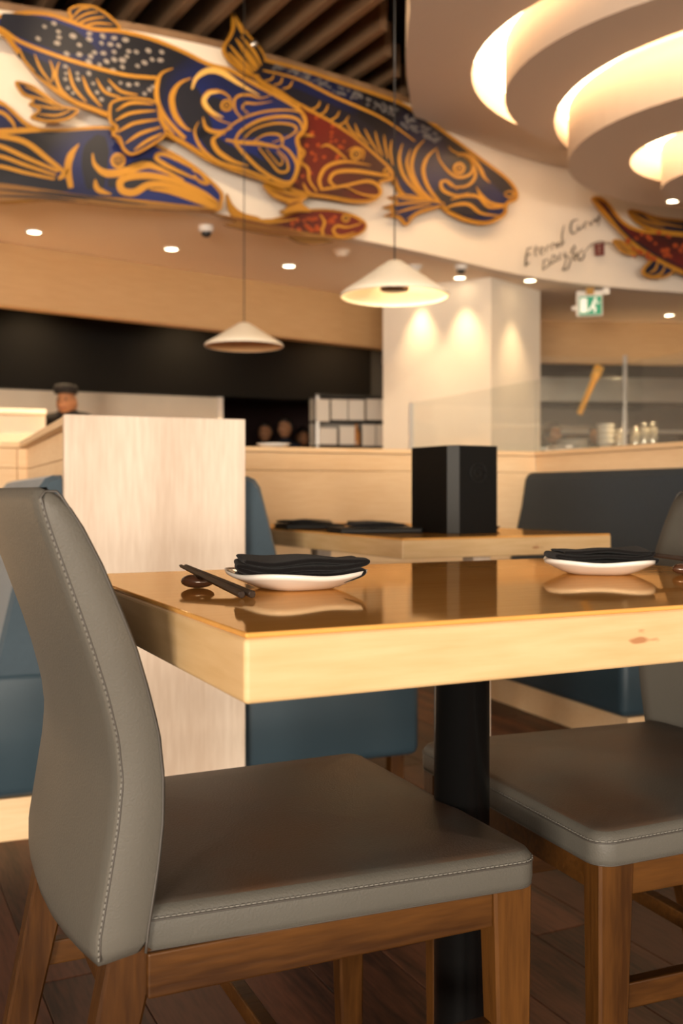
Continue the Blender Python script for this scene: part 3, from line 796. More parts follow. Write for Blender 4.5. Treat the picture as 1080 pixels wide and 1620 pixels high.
# black menus with napkins
def menu(x, y, rz, w_, d_, label):
    q = L2(x, y); t = empty('menu_folder', (q[0], q[1], TZ), T2r+rz, label, 'menu', 'black menu folders on the far table')
    box('cover', -w_/2, w_/2, -d_/2, d_/2, 0, .0045, M_BOX, t, .001)
    box('pages', -w_/2+.004, w_/2-.004, -d_/2+.003, d_/2-.003, .0045, .010, M_BOXEDGE, t, .001)
    box('cover', -w_/2, w_/2, -d_/2, d_/2, .010, .0145, M_BOX, t, .001)
    return t
menu(.125, .37, R(-12), .235, .16, 'black menu folder lying beside the tall black box')
menu(.10, .74, R(-8), .19, .15, 'black menu folder lying nearer the wooden booth wall')
k = 0
for (x, y, rz, zz, lab) in ((.14, .385, 20, .0155, 'black folded napkin on the menu folder beside the tall black box'),
                       (.09, .75, 5, .0155, 'black folded napkin on the menu folder nearer the booth wall'),
                       (.34, .70, -10, .001, 'black folded napkin on the far table behind the tall black box'),
                       (.45, .98, 15, .001, 'black folded napkin at the wall end of the far table')):
    q = L2(x, y); make_napkin((q[0], q[1], TZ+zz), T2r+R(rz), lab, L_=.15, Wd=.10, th=.0045, layers=3, seed=20+k); k += 1
q = L2(.47, .36)
for k, (dx, dy) in enumerate(((0, 0), (.045, .01))):
    o = lathe('sauce_dish', [(.012, .0), (.014, .002), (.022, .012), (.0205, .0125), (.012, .004), (.001, .003)], M_REST, None, 20, (0, 0, 0), True, True)
    o.location = (q[0]+dx, q[1]+dy, TZ); tag(o, 'tiny brown glazed sauce dish right beside the tall black box', 'dish', 'tiny sauce dishes by the black box')

# ================================================================== PENDANT LAMPS
def pendant(px, rim_y, Y, Rr, hgt, label, lit):
    c = P(px, rim_y, Y); zc = c.z
    t = empty('pendant_lamp', (c.x, c.y, zc), 0, label, 'lamp')
    n = 72; V = []; Fc = []
    prof = [(.012, hgt), (.030, hgt-.004), (.35*Rr, hgt*.74), (.7*Rr, hgt*.36), (.97*Rr, .012), (Rr, .0), (Rr*.985, -.006)]
    rs = []
    for r, z in prof:
        rs.append([((r*(1+.008*(r/Rr)*math.cos(36*a)))*math.cos(a), (r*(1+.008*(r/Rr)*math.cos(36*a)))*math.sin(a), z) for a in [2*math.pi*j/n for j in range(n)]])
    sh = rings('shade', rs, M_SHADE, t, True, False, False)
    sh.data.materials.append(mat('kraft_shade_lining', (.62, .36, .16), .7))
    md = sh.modifiers.new('thick', 'SOLIDIFY'); md.thickness = .003; md.offset = -1
    if not lit: md.material_offset = 1
    tube('cord', [(0, 0, hgt-.002), (0, 0, 4.40-zc)], .0028, M_DARKPL, t, 8)
    lathe('ceiling_rose', [(.05, 0), (.05, -.02), (.01, -.03)], M_WHITEPL, t, 24, (0, 0, 4.42-zc), True, False)
    if lit:
        dk = lathe('bulb_cap', [(.001, -.002), (.058, -.002), (.061, .005), (.056, .018), (.001, .022)], mat('amber_cap', (.10, .04, .01), .4), t, 32, (0, 0, .025))
        lathe('lamp_holder', [(.012, .018), (.012, hgt-.03)], M_WHITEPL, t, 16, (0, 0, .025), True, True)
        l = bpy.data.lights.new('lamp_bulb', 'POINT'); l.energy = 5; l.color = (1, .70, .36); l.shadow_soft_size = .025
        lo = bpy.data.objects.new('lamp_bulb', l); link(lo, t); lo.location = (0, -.001, .085)
        lo.location = (.035, -.03, .075)
    return t
pendant(624, 468, 4.2, .226, .147, 'lit white conical pendant lamp with an amber cap hanging before the pale column', True)
pendant(386, 547, 5.8, .225, .134, 'unlit white conical pendant lamp hanging before the black band', False)

# ================================================================== DOWNLIGHTS, CAMERAS, SIGN
def spot(loc, target, power, col, size, blend, parent=None, soft=.03):
    l = bpy.data.lights.new('downlight_beam', 'SPOT'); l.energy = power; l.color = col; l.spot_size = R(size); l.spot_blend = blend; l.shadow_soft_size = soft
    o = bpy.data.objects.new('downlight_beam', l); COL.objects.link(o); o.location = loc
    o.rotation_euler = (Vector(target)-Vector(loc)).to_track_quat('-Z', 'Y').to_euler()
    return o
WARM = (1.0, .70, .38)
DL = [(54, 366, 'over the sushi counter, beyond the small dome camera'), (271, 393, 'near the small dome camera'), (457, 420, 'above the wooden fascia beside the lit pendant'),
      (727, 438.5, 'grazing the broad face of the column'), (838, 443, 'grazing the narrow face of the column'), (1058, 498, 'beyond the exit sign')]
for i, (px, py, where) in enumerate(DL):
    q = PZ(px, py, ZL)
    t = empty('downlight', (q.x, q.y, ZL), 0, 'small round recessed ceiling downlight '+where, 'downlight', 'recessed ceiling downlights')
    lathe('trim_ring', [(.046, -.001), (.062, -.001), (.062, -.008), (.048, -.010), (.046, -.001)], M_WHITEPL, t, 28)
    lathe('lens', [(.001, -.006), (.046, -.006), (.046, -.002)], M_LENS, t, 24)
    spot((q.x, q.y, ZL-.02), (q.x, q.y+.02, 0), (62 if abs(px-780) < 100 else 330), WARM, (62 if abs(px-780) < 100 else 88), 1.0)
# beams on the column: a ceiling spot over the hidden part of the broad face
px = 760; q = c1.lerp(cp, .25)-Vector((-.05, .16))
t = empty('downlight', (q.x, q.y, ZL), 0, 'small round recessed ceiling downlight over the column face beside the steel rack', 'downlight', 'recessed ceiling downlights')
lathe('trim_ring', [(.046, -.001), (.062, -.001), (.062, -.008), (.048, -.010), (.046, -.001)], M_WHITEPL, t, 28)
lathe('lens', [(.001, -.006), (.046, -.006), (.046, -.002)], M_LENS, t, 24)
spot((q.x, q.y, ZL-.02), (q.x, q.y+.02, 0), (62 if abs(px-780) < 100 else 330), WARM, (62 if abs(px-780) < 100 else 88), 1.0)
def dome_cam(px, py, label):
    q = PZ(px, py, ZL); t = empty('dome_camera', (q.x, q.y, ZL), 0, label, 'camera')
    lathe('housing', [(.052, 0), (.052, -.035), (.044, -.042), (.03, -.042)], M_WHITEPL, t, 28, cap1=True)
    lathe('dome', [(.036, -.042), (.034, -.058), (.022, -.072), (.001, -.077)], M_DARKPL, t, 24)
dome_cam(326, 358, 'small white dome camera with a dark lens under the low ceiling by the blue fish')
dome_cam(729, 419, 'small white dome camera with a dark lens under the low ceiling by the column')
for px, py, lab in ((655, 421, 'round smoke detector on the low ceiling behind the lit pendant'), (540, 397, 'faint round sprinkler plate on the low ceiling below the small red fish')):
    q = PZ(px, py, ZL); o = lathe('smoke_detector', [(.001, -.045), (.04, -.043), (.05, -.03), (.055, -.012), (.07, -.008), (.07, 0)], M_WHITEPL if px == 655 else M_CEIL, None, 28, cap1=True)
    o.location = (q.x, q.y, ZL); tag(o, lab, 'detector')
# exit sign
q = P(932, 477, 9.05)
es = empty('exit_sign', (q.x, q.y, q.z), R(-14), 'green and white hanging emergency exit sign with a running figure', 'sign')
box('housing', -.115, .115, 0, .05, -.13, .10, M_WHITEPL, es, .006)
box('side_bracket', -.155, -.115, .005, .06, -.07, -.035, M_WHITEPL, es, .004)
box('arm', .115, .175, .01, .05, .06, .12, M_WHITEPL, es, .004)
box('hanger', -.02, .02, -.001+.011, .04, .10, ZL-q.z, M_WHITEPL, es, .002)
box('amber_lamp', -.03, .04, -.018, 0, .06, .13, mat('amber_plastic', (.5, .25, .02), .4), es, .006)
pn = box('green_panel', -.09, .105, -.006, 0, -.12, .045, M_GREEN, es, .001)
MW = mat('sign_white', (.85, .85, .8), .5, emit=.3, ecol=(1, 1, .9))
def flat(name, pts, m, parent, y):
    poly = [(x, z) for x, z in pts]; n = len(poly)
    V = [(x, y, z) for x, z in poly]+[(x, y+.002, z) for x, z in poly]
    return mesh(name, V, [tuple(range(n)), tuple(range(n, 2*n))[::-1]]+[(i, (i+1) % n, n+(i+1) % n, n+i) for i in range(n)], m, parent)
def stroke2(name, pts, w_, m, parent, y):
    V = []; Fc = []
    for i, (x, z) in enumerate(pts):
        a = pts[max(i-1, 0)]; b_ = pts[min(i+1, len(pts)-1)]; d = Vector((b_[0]-a[0], b_[1]-a[1])).normalized()
        V += [(x-d.y*w_, y, z+d.x*w_), (x+d.y*w_, y, z-d.x*w_)]
    for i in range(len(pts)-1): Fc.append((2*i, 2*i+1, 2*i+3, 2*i+2))
    o = mesh(name, V, Fc, m, parent); s_ = o.modifiers.new('thick', 'SOLIDIFY'); s_.thickness = .002; return o
flat('door_symbol', [(-.08, -.10), (-.02, -.10), (-.02, .03), (-.08, .03)], MW, pn, -.0085)
flat('head_symbol', [(.052+.014*math.cos(a), .018+.014*math.sin(a)) for a in [i/10*2*math.pi for i in range(10)]], MW, pn, -.0085)
stroke2('running_figure', [(.042, .0), (.03, -.04), (.05, -.065), (.045, -.10)], .010, MW, pn, -.0082)
stroke2('running_figure', [(.03, -.04), (.008, -.065), (-.008, -.09)], .009, MW, pn, -.0080)
stroke2('running_figure', [(.04, -.003), (.068, -.02), (.085, -.008)], .006, MW, pn, -.0078)
# ================================================================== FISH MURAL
def inset(poly, d):
    n = len(poly); area_ = sum(poly[i][0]*poly[(i+1) % n][1]-poly[(i+1) % n][0]*poly[i][1] for i in range(n)); s = 1 if area_ > 0 else -1
    out = []
    for i in range(n):
        a = Vector(poly[i-1]); b_ = Vector(poly[i]); c_ = Vector(poly[(i+1) % n])
        t_ = (c_-a).normalized(); nn = Vector((-t_.y, t_.x))*s
        out.append(tuple(b_+nn*d))
    return out
class Fish:
    """flat cut-out panel fixed in front of the mural wall; drawn in picture-measured coordinates projected on its plane"""
    def __init__(s, pxl, pxr, off, label):
        a = wall_hit(pxl); b_ = wall_hit(pxr); d = (b_-a).normalized(); nrm = Vector((d.y, -d.x))
        # stand off far enough to clear the bulge of the wall
        lead = max((Vector(p)-a).dot(nrm) for p in WALLC if (Vector(p)-a).dot(d) > -.3 and (Vector(p)-b_).dot(d) < .3)
        s.a = a+nrm*(max(lead, 0)+off); s.d = d; s.nrm = nrm
        s.root = empty('fish_panel', (s.a.x, s.a.y, ZL), math.atan2(d.y, d.x), label, 'wall art', 'painted fish panels on the mural wall')
        s.lead = max(lead, 0)+off
    def m(s, px, py):
        r = (px-540)/F; den = r*s.d.y-s.d.x
        t = (s.a.x-r*s.a.y)/den
        Y = s.a.y+s.d.y*t
        return (t, CH+(HZ-py)/F*Y-ZL)
    def panel(s, name, pts, y0, y1, m, parent=None, smooth_n=4, ins=0):
        poly = cr(pts, smooth_n, True) if smooth_n > 1 else pts
        if ins: poly = inset(poly, ins)
        q = [s.m(*p) for p in poly]; n = len(q)
        V = [(x, y0, z) for x, z in q]+[(x, y1, z) for x, z in q]
        tris = geometry.tessellate_polygon([[Vector((x, z, 0)) for x, z in q]])
        Fc = [tuple(t) for t in tris]+[tuple(n+i for i in t)[::-1] for t in tris]+[(i, (i+1) % n, n+(i+1) % n, n+i) for i in range(n)]
        return mesh(name, V, Fc, m, parent or s.root)
    def lines(s, name, strokes, y, m, parent=None, wk=1.0, thick=.005):
        V = []; Fc = []
        for st in strokes:
            w_, pts = st[0], st[1]
            ends = st[2] if len(st) > 2 else (.25, .25)
            c_ = cr(pts, 6); N = len(c_)
            base = len(V)
            for i, (x, z) in enumerate(c_):
                a = c_[max(i-1, 0)]; b_ = c_[min(i+1, N-1)]; d = Vector((b_[0]-a[0], b_[1]-a[1]))
                d = d.normalized() if d.length > 0 else Vector((1, 0))
                f = i/(N-1); k = min(1, ends[0]+(1-ends[0])*min(1, f/.35), ends[1]+(1-ends[1])*min(1, (1-f)/.35))
                hw = w_*.35*wk*k
                p1 = s.m(x-d.y*hw, z+d.x*hw); p2 = s.m(x+d.y*hw, z-d.x*hw)
                V += [(p1[0], y, p1[1]), (p2[0], y, p2[1]), (p2[0], y+thick, p2[1]), (p1[0], y+thick, p1[1])]
            for i in range(N-1):
                for k in range(4):
                    j = (k+1) % 4; Fc.append((base+i*4+k, base+i*4+j, base+i*4+4+j, base+i*4+4+k))
            Fc.append((base, base+3, base+2, base+1)); e_ = base+(N-1)*4; Fc.append((e_, e_+1, e_+2, e_+3))
        return mesh(name, V, Fc, m, parent or s.root)
    def dots(s, name, pts, y, m, rx=5, ry=3.4, ang=.35, parent=None, jit=.25):
        V = []; Fc = []; rnd = random.Random(len(pts))
        for (x, z) in pts:
            b_ = len(V); a0 = ang+rnd.uniform(-.3, .3); k = 1+rnd.uniform(-jit, jit)
            for i in range(8):
                a = 2*math.pi*i/8; u = rx*k*math.cos(a); v = ry*k*math.sin(a)
                q = s.m(x+u*math.cos(a0)-v*math.sin(a0), z+u*math.sin(a0)+v*math.cos(a0)); V.append((q[0], y, q[1]))
            for i in range(8): p_ = V[b_+i]; V.append((p_[0], y+.004, p_[2]))
            Fc.append(tuple(b_+i for i in range(8))); 
            for i in range(8): Fc.append((b_+i, b_+(i+1) % 8, b_+8+(i+1) % 8, b_+8+i))
        o = mesh(name, V, Fc, m, parent or s.root); return tag(o, kind='stuff')
    def eye(s, x, z, r, y):
        ring = [(x+r*math.cos(a), z+r*math.sin(a)) for a in [2*math.pi*i/20 for i in range(20)]]
        e = s.panel('eye', ring, y-.004, y+.004, M_GOLDLINE, None, 1)
        s.panel('iris', [(x+r*.62*(p[0]-x)/r, z+r*.62*(p[1]-z)/r) for p in ring], y-.007, y-.004, M_DKLINE, e, 1)
        s.panel('iris', [(x+r*.42*(p[0]-x)/r, z+r*.42*(p[1]-z)/r) for p in ring], y-.010, y-.007, M_GOLD, e, 1)
        s.panel('pupil', [(x+r*.2*(p[0]-x)/r, z+r*.2*(p[1]-z)/r) for p in ring], y-.013, y-.010, M_DKLINE, e, 1)
    def fin(s, pts, rays, y, n=3, m=None, raym=None, w_=4.6):
        f = s.panel('fin', pts, y, y+.02, m or M_GOLD, None, n)
        if m is None and rays:
            s.panel('fin_web', pts, y-.003, y, M_FNAVY, f, n, 4)
            s.lines('fin_rays', [(w_, r_, (.3, .3)) for r_ in rays], y-.007, M_GOLDLINE, f)
        elif rays: s.lines('fin_rays', [(w_, r_, (.2, .2)) for r_ in rays], y-.004, raym or M_DKLINE, f)
        return f
    def standoffs(s, pts):
        for (x, z) in pts:
            q = s.m(x, z); d = min(max(s.lead-.02, .03), .4)
            # distance from this point straight back to the wall
            wp = s.a+s.d*q[0]; best = min((Vector(c_)-wp).length for c_ in WALLC)
            o = tube('standoff', [(q[0], .02, q[1]), (q[0], .02+max(best-.02, .03), q[1])], .012, M_STEEL, s.root, 8)
def body(f, outline, mb, ins=7, n=4, y=0.0):
    f.panel('gold_outline', outline, y, y+.02, M_GOLD, None, n)
    return f.panel('body', outline, y-.006, y, mb, None, n, ins)

# --- A : big blue fish
fa = Fish(-90, 484, .13, 'large blue fish panel with gold scrollwork, staring eye and open jaws')
OA = [(-165, 62), (-158, 14), (-172, -36), (-128, -2), (-90, 12), (-40, 20), (0, 23), (40, 17), (80, 20), (115, 32), (150, 43), (190, 46), (240, 58), (290, 78), (330, 98), (365, 108), (400, 128), (440, 149), (470, 167), (485, 186), (484, 206), (473, 220), (477, 240), (474, 268), (464, 290), (450, 298), (430, 292), (400, 280), (370, 271), (332, 256), (300, 236), (260, 213), (222, 197), (180, 188), (150, 177), (112, 162), (80, 140), (50, 112), (25, 82), (0, 52), (-40, 40), (-90, 34), (-128, 42)]
ba = body(fa, OA, M_FBLUE)
fa.lines('gold_scrollwork', [
 (8, [(-40, 32), (0, 46), (30, 66), (80, 86), (140, 105), (200, 120), (247, 124)], (.8, .9)),
 (10, [(273, 109), (254, 118), (247, 140), (250, 166), (265, 192), (292, 220)], (.1, .8)),
 (13, [(302, 124), (282, 134), (271, 155), (276, 182), (290, 201), (302, 208)], (.1, .1)),
 (7, [(365, 197), (345, 190), (326, 174), (320, 160), (328, 147), (345, 145), (358, 151), (366, 160)], (.2, .3)),
 (6, [(384, 190), (372, 176), (370, 160), (378, 152), (394, 151), (412, 156), (430, 150)], (.4, .1)),
 (5, [(392, 180), (383, 172), (388, 164), (405, 165), (430, 161)], (.4, .1)),
 (5, [(352, 214), (364, 200), (388, 186), (420, 177), (455, 175), (481, 180)], (.6, .4)),
 (7, [(370, 226), (380, 208), (410, 191), (445, 185), (470, 190), (478, 206)], (.6, .5)),
 (5, [(382, 224), (400, 206), (432, 196), (460, 198), (468, 206), (455, 217), (430, 226)], (.5, .3)),
 (5, [(398, 226), (418, 214), (440, 214), (446, 226), (438, 236)], (.5, .3)),
 (9, [(356, 222), (380, 226), (410, 228), (440, 234)], (.4, .5)),
 (8, [(370, 226), (385, 244), (410, 268), (438, 286), (460, 288), (469, 264), (458, 242), (442, 230)], (.8, .5)),
 (5, [(408, 234), (424, 254), (440, 272), (454, 270), (452, 252), (438, 238)], (.5, .3)),
 (3, [(420, 236), (432, 252), (442, 262), (446, 252), (436, 240)], (.5, .3)),
 (7, [(314, 193), (307, 210), (318, 235), (345, 257), (382, 268), (425, 284)], (.2, .6)),
 (11, [(350, 213), (336, 222), (344, 240), (366, 255), (392, 263)], (.3, .1)),
 (9, [(320, 186), (326, 204), (345, 210), (366, 203)], (.2, .2)),
 (8, [(250, 176), (258, 196), (275, 214)], (.3, .2)),
 (5, [(30, 76), (38, 96), (54, 114)], (.2, .5)), (5, [(54, 86), (64, 110), (80, 132)], (.2, .5)), (5, [(78, 96), (84, 114), (82, 130)], (.2, .5)),
 (7, [(93, 99), (88, 120), (96, 143), (114, 160)], (.3, .7)), (6, [(108, 108), (116, 138), (136, 162)], (.2, .4)), (7, [(130, 121), (140, 146), (160, 170)], (.2, .3)),
 (6, [(152, 125), (165, 146), (190, 155)], (.2, .5)), (6, [(170, 126), (190, 145), (217, 151)], (.2, .3))], -.011, M_GOLDLINE, ba)
fa.lines('dark_patch', [(62, [(285, 130), (300, 165), (325, 215)], (.5, .6)), (44, [(318, 205), (350, 240), (400, 262), (446, 284)], (.6, .4)), (34, [(382, 214), (420, 203), (462, 206)], (.5, .5)), (30, [(410, 236), (440, 262), (456, 276)], (.6, .5)),
 (60, [(0, 34), (50, 46), (110, 66), (150, 84)], (.6, .2)), (46, [(30, 84), (80, 118), (140, 140), (200, 150), (240, 140)], (.4, .5)), (30, [(330, 158), (345, 168), (350, 176)], (.6, .6))], -.008, M_DKLINE, ba, thick=.002)
fa.lines('bright_gold_brow', [(13, [(303, 142), (310, 124), (328, 113), (350, 116), (378, 134), (410, 152)], (.25, .05)),
 (10, [(352, 187), (332, 176), (322, 161), (330, 149), (346, 147)], (.15, .2))], -.013, M_GOLDBRIGHT, ba)
fa.eye(357, 168, 9.5, -.012)
fa.dots('scale_spots', [(85,38),(70,43),(60,62),(92,51),(93,60),(90,69),(115,58),(125,72),(105,86),(125,87),(141,54),(141,63),(162,58),(180,61),(198,64),(160,69),(187,73),(174,71),(149,84),(163,85),(180,83),(203,82),(215,83),(200,90),(143,90),(140,99),(157,103),(168,98),(180,95),(193,96),(193,107),(178,112),(217,105),(228,100),(240,95),(253,96),(234,81),(255,83)], -.010, M_SPOT, 5, 3.2, .4)
fa.dots('scale_spots', [(103,106),(104,117),(103,126),(107,140),(115,148),(122,117),(123,126),(140,117),(147,133),(153,147),(160,158),(172,142),(190,132),(203,135),(216,134),(228,149),(236,143),(241,138)], -.010, M_SPOT, 3.6, 2.6, .6)
fa.fin([(100, 42), (112, 30), (108, 14), (124, 6), (150, 8), (176, 24), (192, 46), (150, 46)], [[(112, 36), (135, 22), (155, 18)], [(118, 40), (140, 30), (166, 26)], [(128, 42), (152, 36), (178, 38)], [(114, 28), (128, 14), (142, 12)]], .012)
fa.fin([(24, 127), (50, 132), (70, 145), (98, 165), (126, 172), (108, 188), (75, 192), (48, 184), (62, 172), (46, 164), (52, 156), (36, 148)], [[(40, 136), (62, 146), (84, 162)], [(46, 150), (70, 158), (92, 168)], [(62, 180), (90, 182), (112, 174)], [(58, 166), (80, 170), (102, 172)]], .012)
fa.fin([(170, 176), (176, 162), (205, 156), (246, 163), (252, 190), (262, 214), (240, 232), (208, 248), (192, 238), (186, 222), (175, 216), (182, 204), (172, 196)], [[(182, 178), (205, 166), (240, 168)], [(180, 194), (205, 182), (244, 178)], [(184, 212), (210, 198), (248, 192)], [(196, 230), (220, 214), (252, 204)], [(210, 240), (230, 226), (254, 214)]], -.030, w_=7)
fa.standoffs([(60, 60), (220, 120), (330, 230), (440, 200)])
# --- D : lower left blue fish
fd = Fish(-90, 350, .060, 'lower blue fish panel with broad gold lips below the large blue fish')
OD = [(-176, 232), (-190, 130), (-148, 160), (-100, 180), (-40, 158), (0, 158), (25, 178), (52, 198), (90, 203), (170, 199), (215, 212), (258, 232), (300, 256), (332, 282), (352, 304), (352, 320), (345, 334), (300, 331), (200, 320), (100, 316), (0, 322), (-40, 312), (-100, 284), (-148, 306), (-190, 334)]
bd = body(fd, OD, M_FBLUE, 6)
fd.lines('gold_scrollwork', [
 (6, [(-40, 175), (0, 178), (18, 192), (24, 204)], (.8, .3)), (5, [(-40, 165), (5, 166), (34, 192), (46, 202)], (.8, .3)), (9, [(-40, 210), (0, 209), (40, 207), (90, 206)], (.9, .3)),
 (9, [(-40, 212), (0, 216), (40, 226), (75, 252), (100, 272)], (.8, .8)), (7, [(-40, 226), (0, 232), (45, 252), (92, 272)], (.8, .6)), (6, [(-40, 244), (0, 248), (40, 262), (88, 278)], (.8, .6)), (6, [(-40, 262), (0, 264), (40, 274), (86, 284)], (.8, .6)),
 (12, [(125, 228), (112, 246), (107, 268), (112, 298)], (.05, .7)), (9, [(92, 284), (102, 276), (108, 268)], (.5, .5)),
 (13, [(146, 243), (150, 262), (168, 275), (196, 272), (228, 262), (252, 268), (290, 286)], (.1, .2)),
 (12, [(344, 326), (305, 307), (265, 294), (235, 293), (212, 305), (193, 302), (190, 288), (205, 280), (240, 279), (280, 288), (320, 306), (342, 322)], (.6, .6)),
 (9, [(236, 300), (270, 304), (310, 318), (340, 330)], (.2, .5)),
 (7, [(330, 292), (296, 278), (262, 262), (246, 250), (256, 244), (284, 256), (312, 272)], (.2, .2)),
 (6, [(304, 270), (318, 276), (328, 290), (316, 288), (306, 278)], (.4, .4)),
 (9, [(150, 284), (154, 300), (176, 308)], (.1, .1)), (6, [(172, 200), (185, 220), (202, 244)], (.4, .4))], -.011, M_GOLDLINE, bd, 1.35)
fd.lines('dark_patch', [(60, [(160, 215), (150, 250), (150, 300)], (.3, .6)), (30, [(170, 290), (220, 290), (280, 300), (330, 318)], (.6, .5)), (40, [(0, 290), (60, 290), (110, 295)], (.6, .4)), (22, [(190, 270), (240, 258), (300, 280)], (.4, .3))], -.008, M_DKLINE, bd, thick=.002)
fd.eye(186, 255, 12, -.012)
fd.fin([(-60, 288), (0, 292), (60, 300), (140, 312), (230, 322), (340, 334), (220, 332), (120, 322), (40, 318), (-60, 324)], [[(-20, 300), (60, 308), (140, 318)], [(-20, 312), (60, 314), (120, 320)], [(60, 304), (150, 316), (230, 326)]], -.030, m=mat('brown_gold_paint', (.22, .10, .02), .5))
fd.standoffs([(40, 240), (160, 290), (300, 300)])
# --- B : right blue fish
fb = Fish(380, 820, .045, 'long dark blue fish panel with speckled back diving beneath the white swirl ceiling')
OB = [(400, 90), (430, 95), (480, 108), (540, 128), (600, 148), (645, 166), (700, 204), (760, 248), (800, 278), (818, 300), (818, 316), (803, 324), (800, 340), (772, 355), (738, 351), (708, 337), (690, 322), (660, 322), (632, 306), (612, 268), (565, 222), (505, 182), (445, 150), (405, 125)]
bb_ = body(fb, OB, M_FNAVY, 6)
fb.lines('gold_scrollwork', [
 (6, [(415, 112), (470, 126), (530, 155), (600, 186), (655, 224)], (.5, .3)),
 (5, [(618, 276), (590, 246), (545, 208), (485, 172), (430, 144)], (.8, .6)),
 (8, [(690, 234), (674, 250), (668, 272), (678, 300), (704, 332)], (.1, .6)), (7, [(670, 222), (655, 240), (650, 268), (664, 300), (690, 322)], (.1, .6)),
 (7, [(635, 228), (630, 254), (640, 284), (672, 318)], (.1, .6)), (6, [(648, 236), (642, 260), (654, 292), (680, 320)], (.1, .6)),
 (6, [(690, 238), (694, 254), (708, 272), (724, 281), (742, 276), (746, 262), (736, 248), (722, 246)], (.2, .4)),
 (6, [(704, 288), (716, 296), (738, 294), (750, 280), (747, 262), (738, 250), (716, 240), (708, 232)], (.3, .1)),
 (7, [(740, 306), (720, 310), (700, 302), (696, 290), (706, 287), (722, 300)], (.3, .3)),
 (7, [(704, 330), (720, 324), (740, 324), (760, 338), (790, 342)], (.5, .3)), (7, [(712, 316), (735, 310), (755, 312), (772, 328), (802, 326)], (.4, .5)),
 (7, [(752, 296), (760, 310), (775, 322), (800, 326)], (.1, .6)),
 (8, [(722, 243), (742, 247), (757, 266), (764, 280), (774, 290)], (.3, .05)),
 (4, [(545, 190), (553, 206), (568, 218)], (.2, .5)), (4, [(560, 196), (566, 212), (582, 230)], (.2, .5)), (4, [(575, 204), (584, 222), (598, 244)], (.2, .5)), (4, [(592, 208), (596, 226), (604, 248)], (.2, .5)), (4, [(606, 214), (608, 232), (612, 252)], (.2, .5)), (4, [(618, 222), (616, 240), (620, 262)], (.2, .5)),
 (4, [(505, 160), (500, 170), (485, 176)], (.2, .6)), (4, [(518, 166), (512, 178), (500, 184)], (.2, .6)), (4, [(536, 176), (530, 186), (518, 192)], (.2, .6)), (4, [(550, 184), (544, 194), (532, 200)], (.2, .6)),
 (4, [(432, 118), (428, 126), (418, 128)], (.2, .6)), (4, [(446, 122), (442, 132), (432, 135)], (.2, .6)), (4, [(462, 128), (456, 138), (446, 141)], (.2, .6)),
 (4, [(796, 306), (806, 303), (812, 308), (803, 312), (796, 308)], (.5, .5))], -.011, M_GOLDLINE, bb_)
fb.lines('dark_patch', [(40, [(690, 300), (720, 322), (770, 336)], (.5, .4)), (44, [(450, 140), (540, 190), (600, 230), (640, 280)], (.4, .6)), (26, [(770, 270), (795, 295), (808, 310)], (.3, .5))], -.008, M_DKLINE, bb_, thick=.002)
fb.eye(724, 267, 9.5, -.012)
rnd = random.Random(4); pts = []
top_e = [(430, 98), (480, 112), (540, 132), (600, 153), (645, 172), (700, 212)]; mid_e = [(430, 112), (470, 122), (530, 150), (600, 180), (655, 218), (690, 230)]
for k in range(150):
    f = rnd.random(); i = min(int(f*5), 4); u = f*5-i
    t_ = Vector(top_e[i]).lerp(Vector(top_e[i+1]), u); m_ = Vector(mid_e[i]).lerp(Vector(mid_e[i+1]), u)
    q = t_.lerp(m_, rnd.uniform(.28, .85)); pts.append((q.x, q.y))
fb.dots('scale_spots', pts, -.010, mat('dim_scale_paint', (.16, .15, .15), .6), 2.3, 1.7, .5)
fb.fin([(366, 14), (378, 34), (396, 58), (412, 76), (421, 98), (408, 122), (380, 112), (358, 92), (352, 74), (362, 58), (368, 40)], [[(372, 62), (390, 90), (405, 112)], [(362, 72), (382, 96), (402, 114)], [(380, 58), (400, 82), (412, 104)], [(372, 28), (378, 44), (384, 56)], [(360, 84), (380, 104), (398, 116)], [(376, 66), (396, 92), (408, 108)]], -.004, w_=7)
fb.fin([(700, 322), (668, 314), (640, 308), (612, 312), (624, 320), (604, 328), (620, 334), (606, 342), (628, 346), (640, 358), (656, 342), (690, 330)], [[(626, 314), (650, 316), (676, 318)], [(618, 326), (645, 322), (676, 321)], [(622, 338), (650, 330), (680, 324)], [(640, 348), (660, 336), (684, 328)]], -.020)
fb.standoffs([(470, 130), (600, 200), (740, 300)])
tube('fin_bracket', [fb.m(402, 68)[0:1]+(-.03,)+fb.m(402, 68)[1:], fb.m(396, 76)[0:1]+(.05,)+fb.m(396, 76)[1:]], .022, M_STEEL, fb.root, 10)
# --- C : red fish head
fc = Fish(440, 622, .125, 'red fish head panel with gold lips peering out between the two blue fishes')
OC = [(470, 166), (488, 172), (520, 188), (560, 214), (598, 246), (620, 268), (622, 284), (602, 290), (605, 304), (592, 318), (562, 321), (520, 314), (490, 310), (462, 302), (446, 284), (436, 258), (452, 222)]
bc = body(fc, OC, M_FRED, 5)
fc.lines('gold_scrollwork', [(7, [(468, 216), (480, 214), (496, 216)], (.6, .2)), (6, [(470, 216), (472, 232), (480, 242), (474, 256), (486, 268), (488, 286), (500, 304)], (.6, .6)),
 (5, [(506, 234), (516, 230), (530, 238), (546, 252)], (.3, .6)), (8, [(508, 302), (504, 284), (516, 264), (545, 256), (585, 262)], (.6, .1)),
 (8, [(530, 296), (520, 286), (530, 273), (560, 271), (600, 277), (616, 280)], (.5, .5)), (7, [(510, 300), (545, 294), (580, 287), (598, 296), (598, 310), (572, 308), (545, 296)], (.7, .2)),
 (4, [(548, 240), (560, 234), (574, 240), (572, 254)], (.3, .3)), (5, [(478, 290), (484, 302), (492, 308)], (.2, .5))], -.011, M_GOLDLINE, bc)
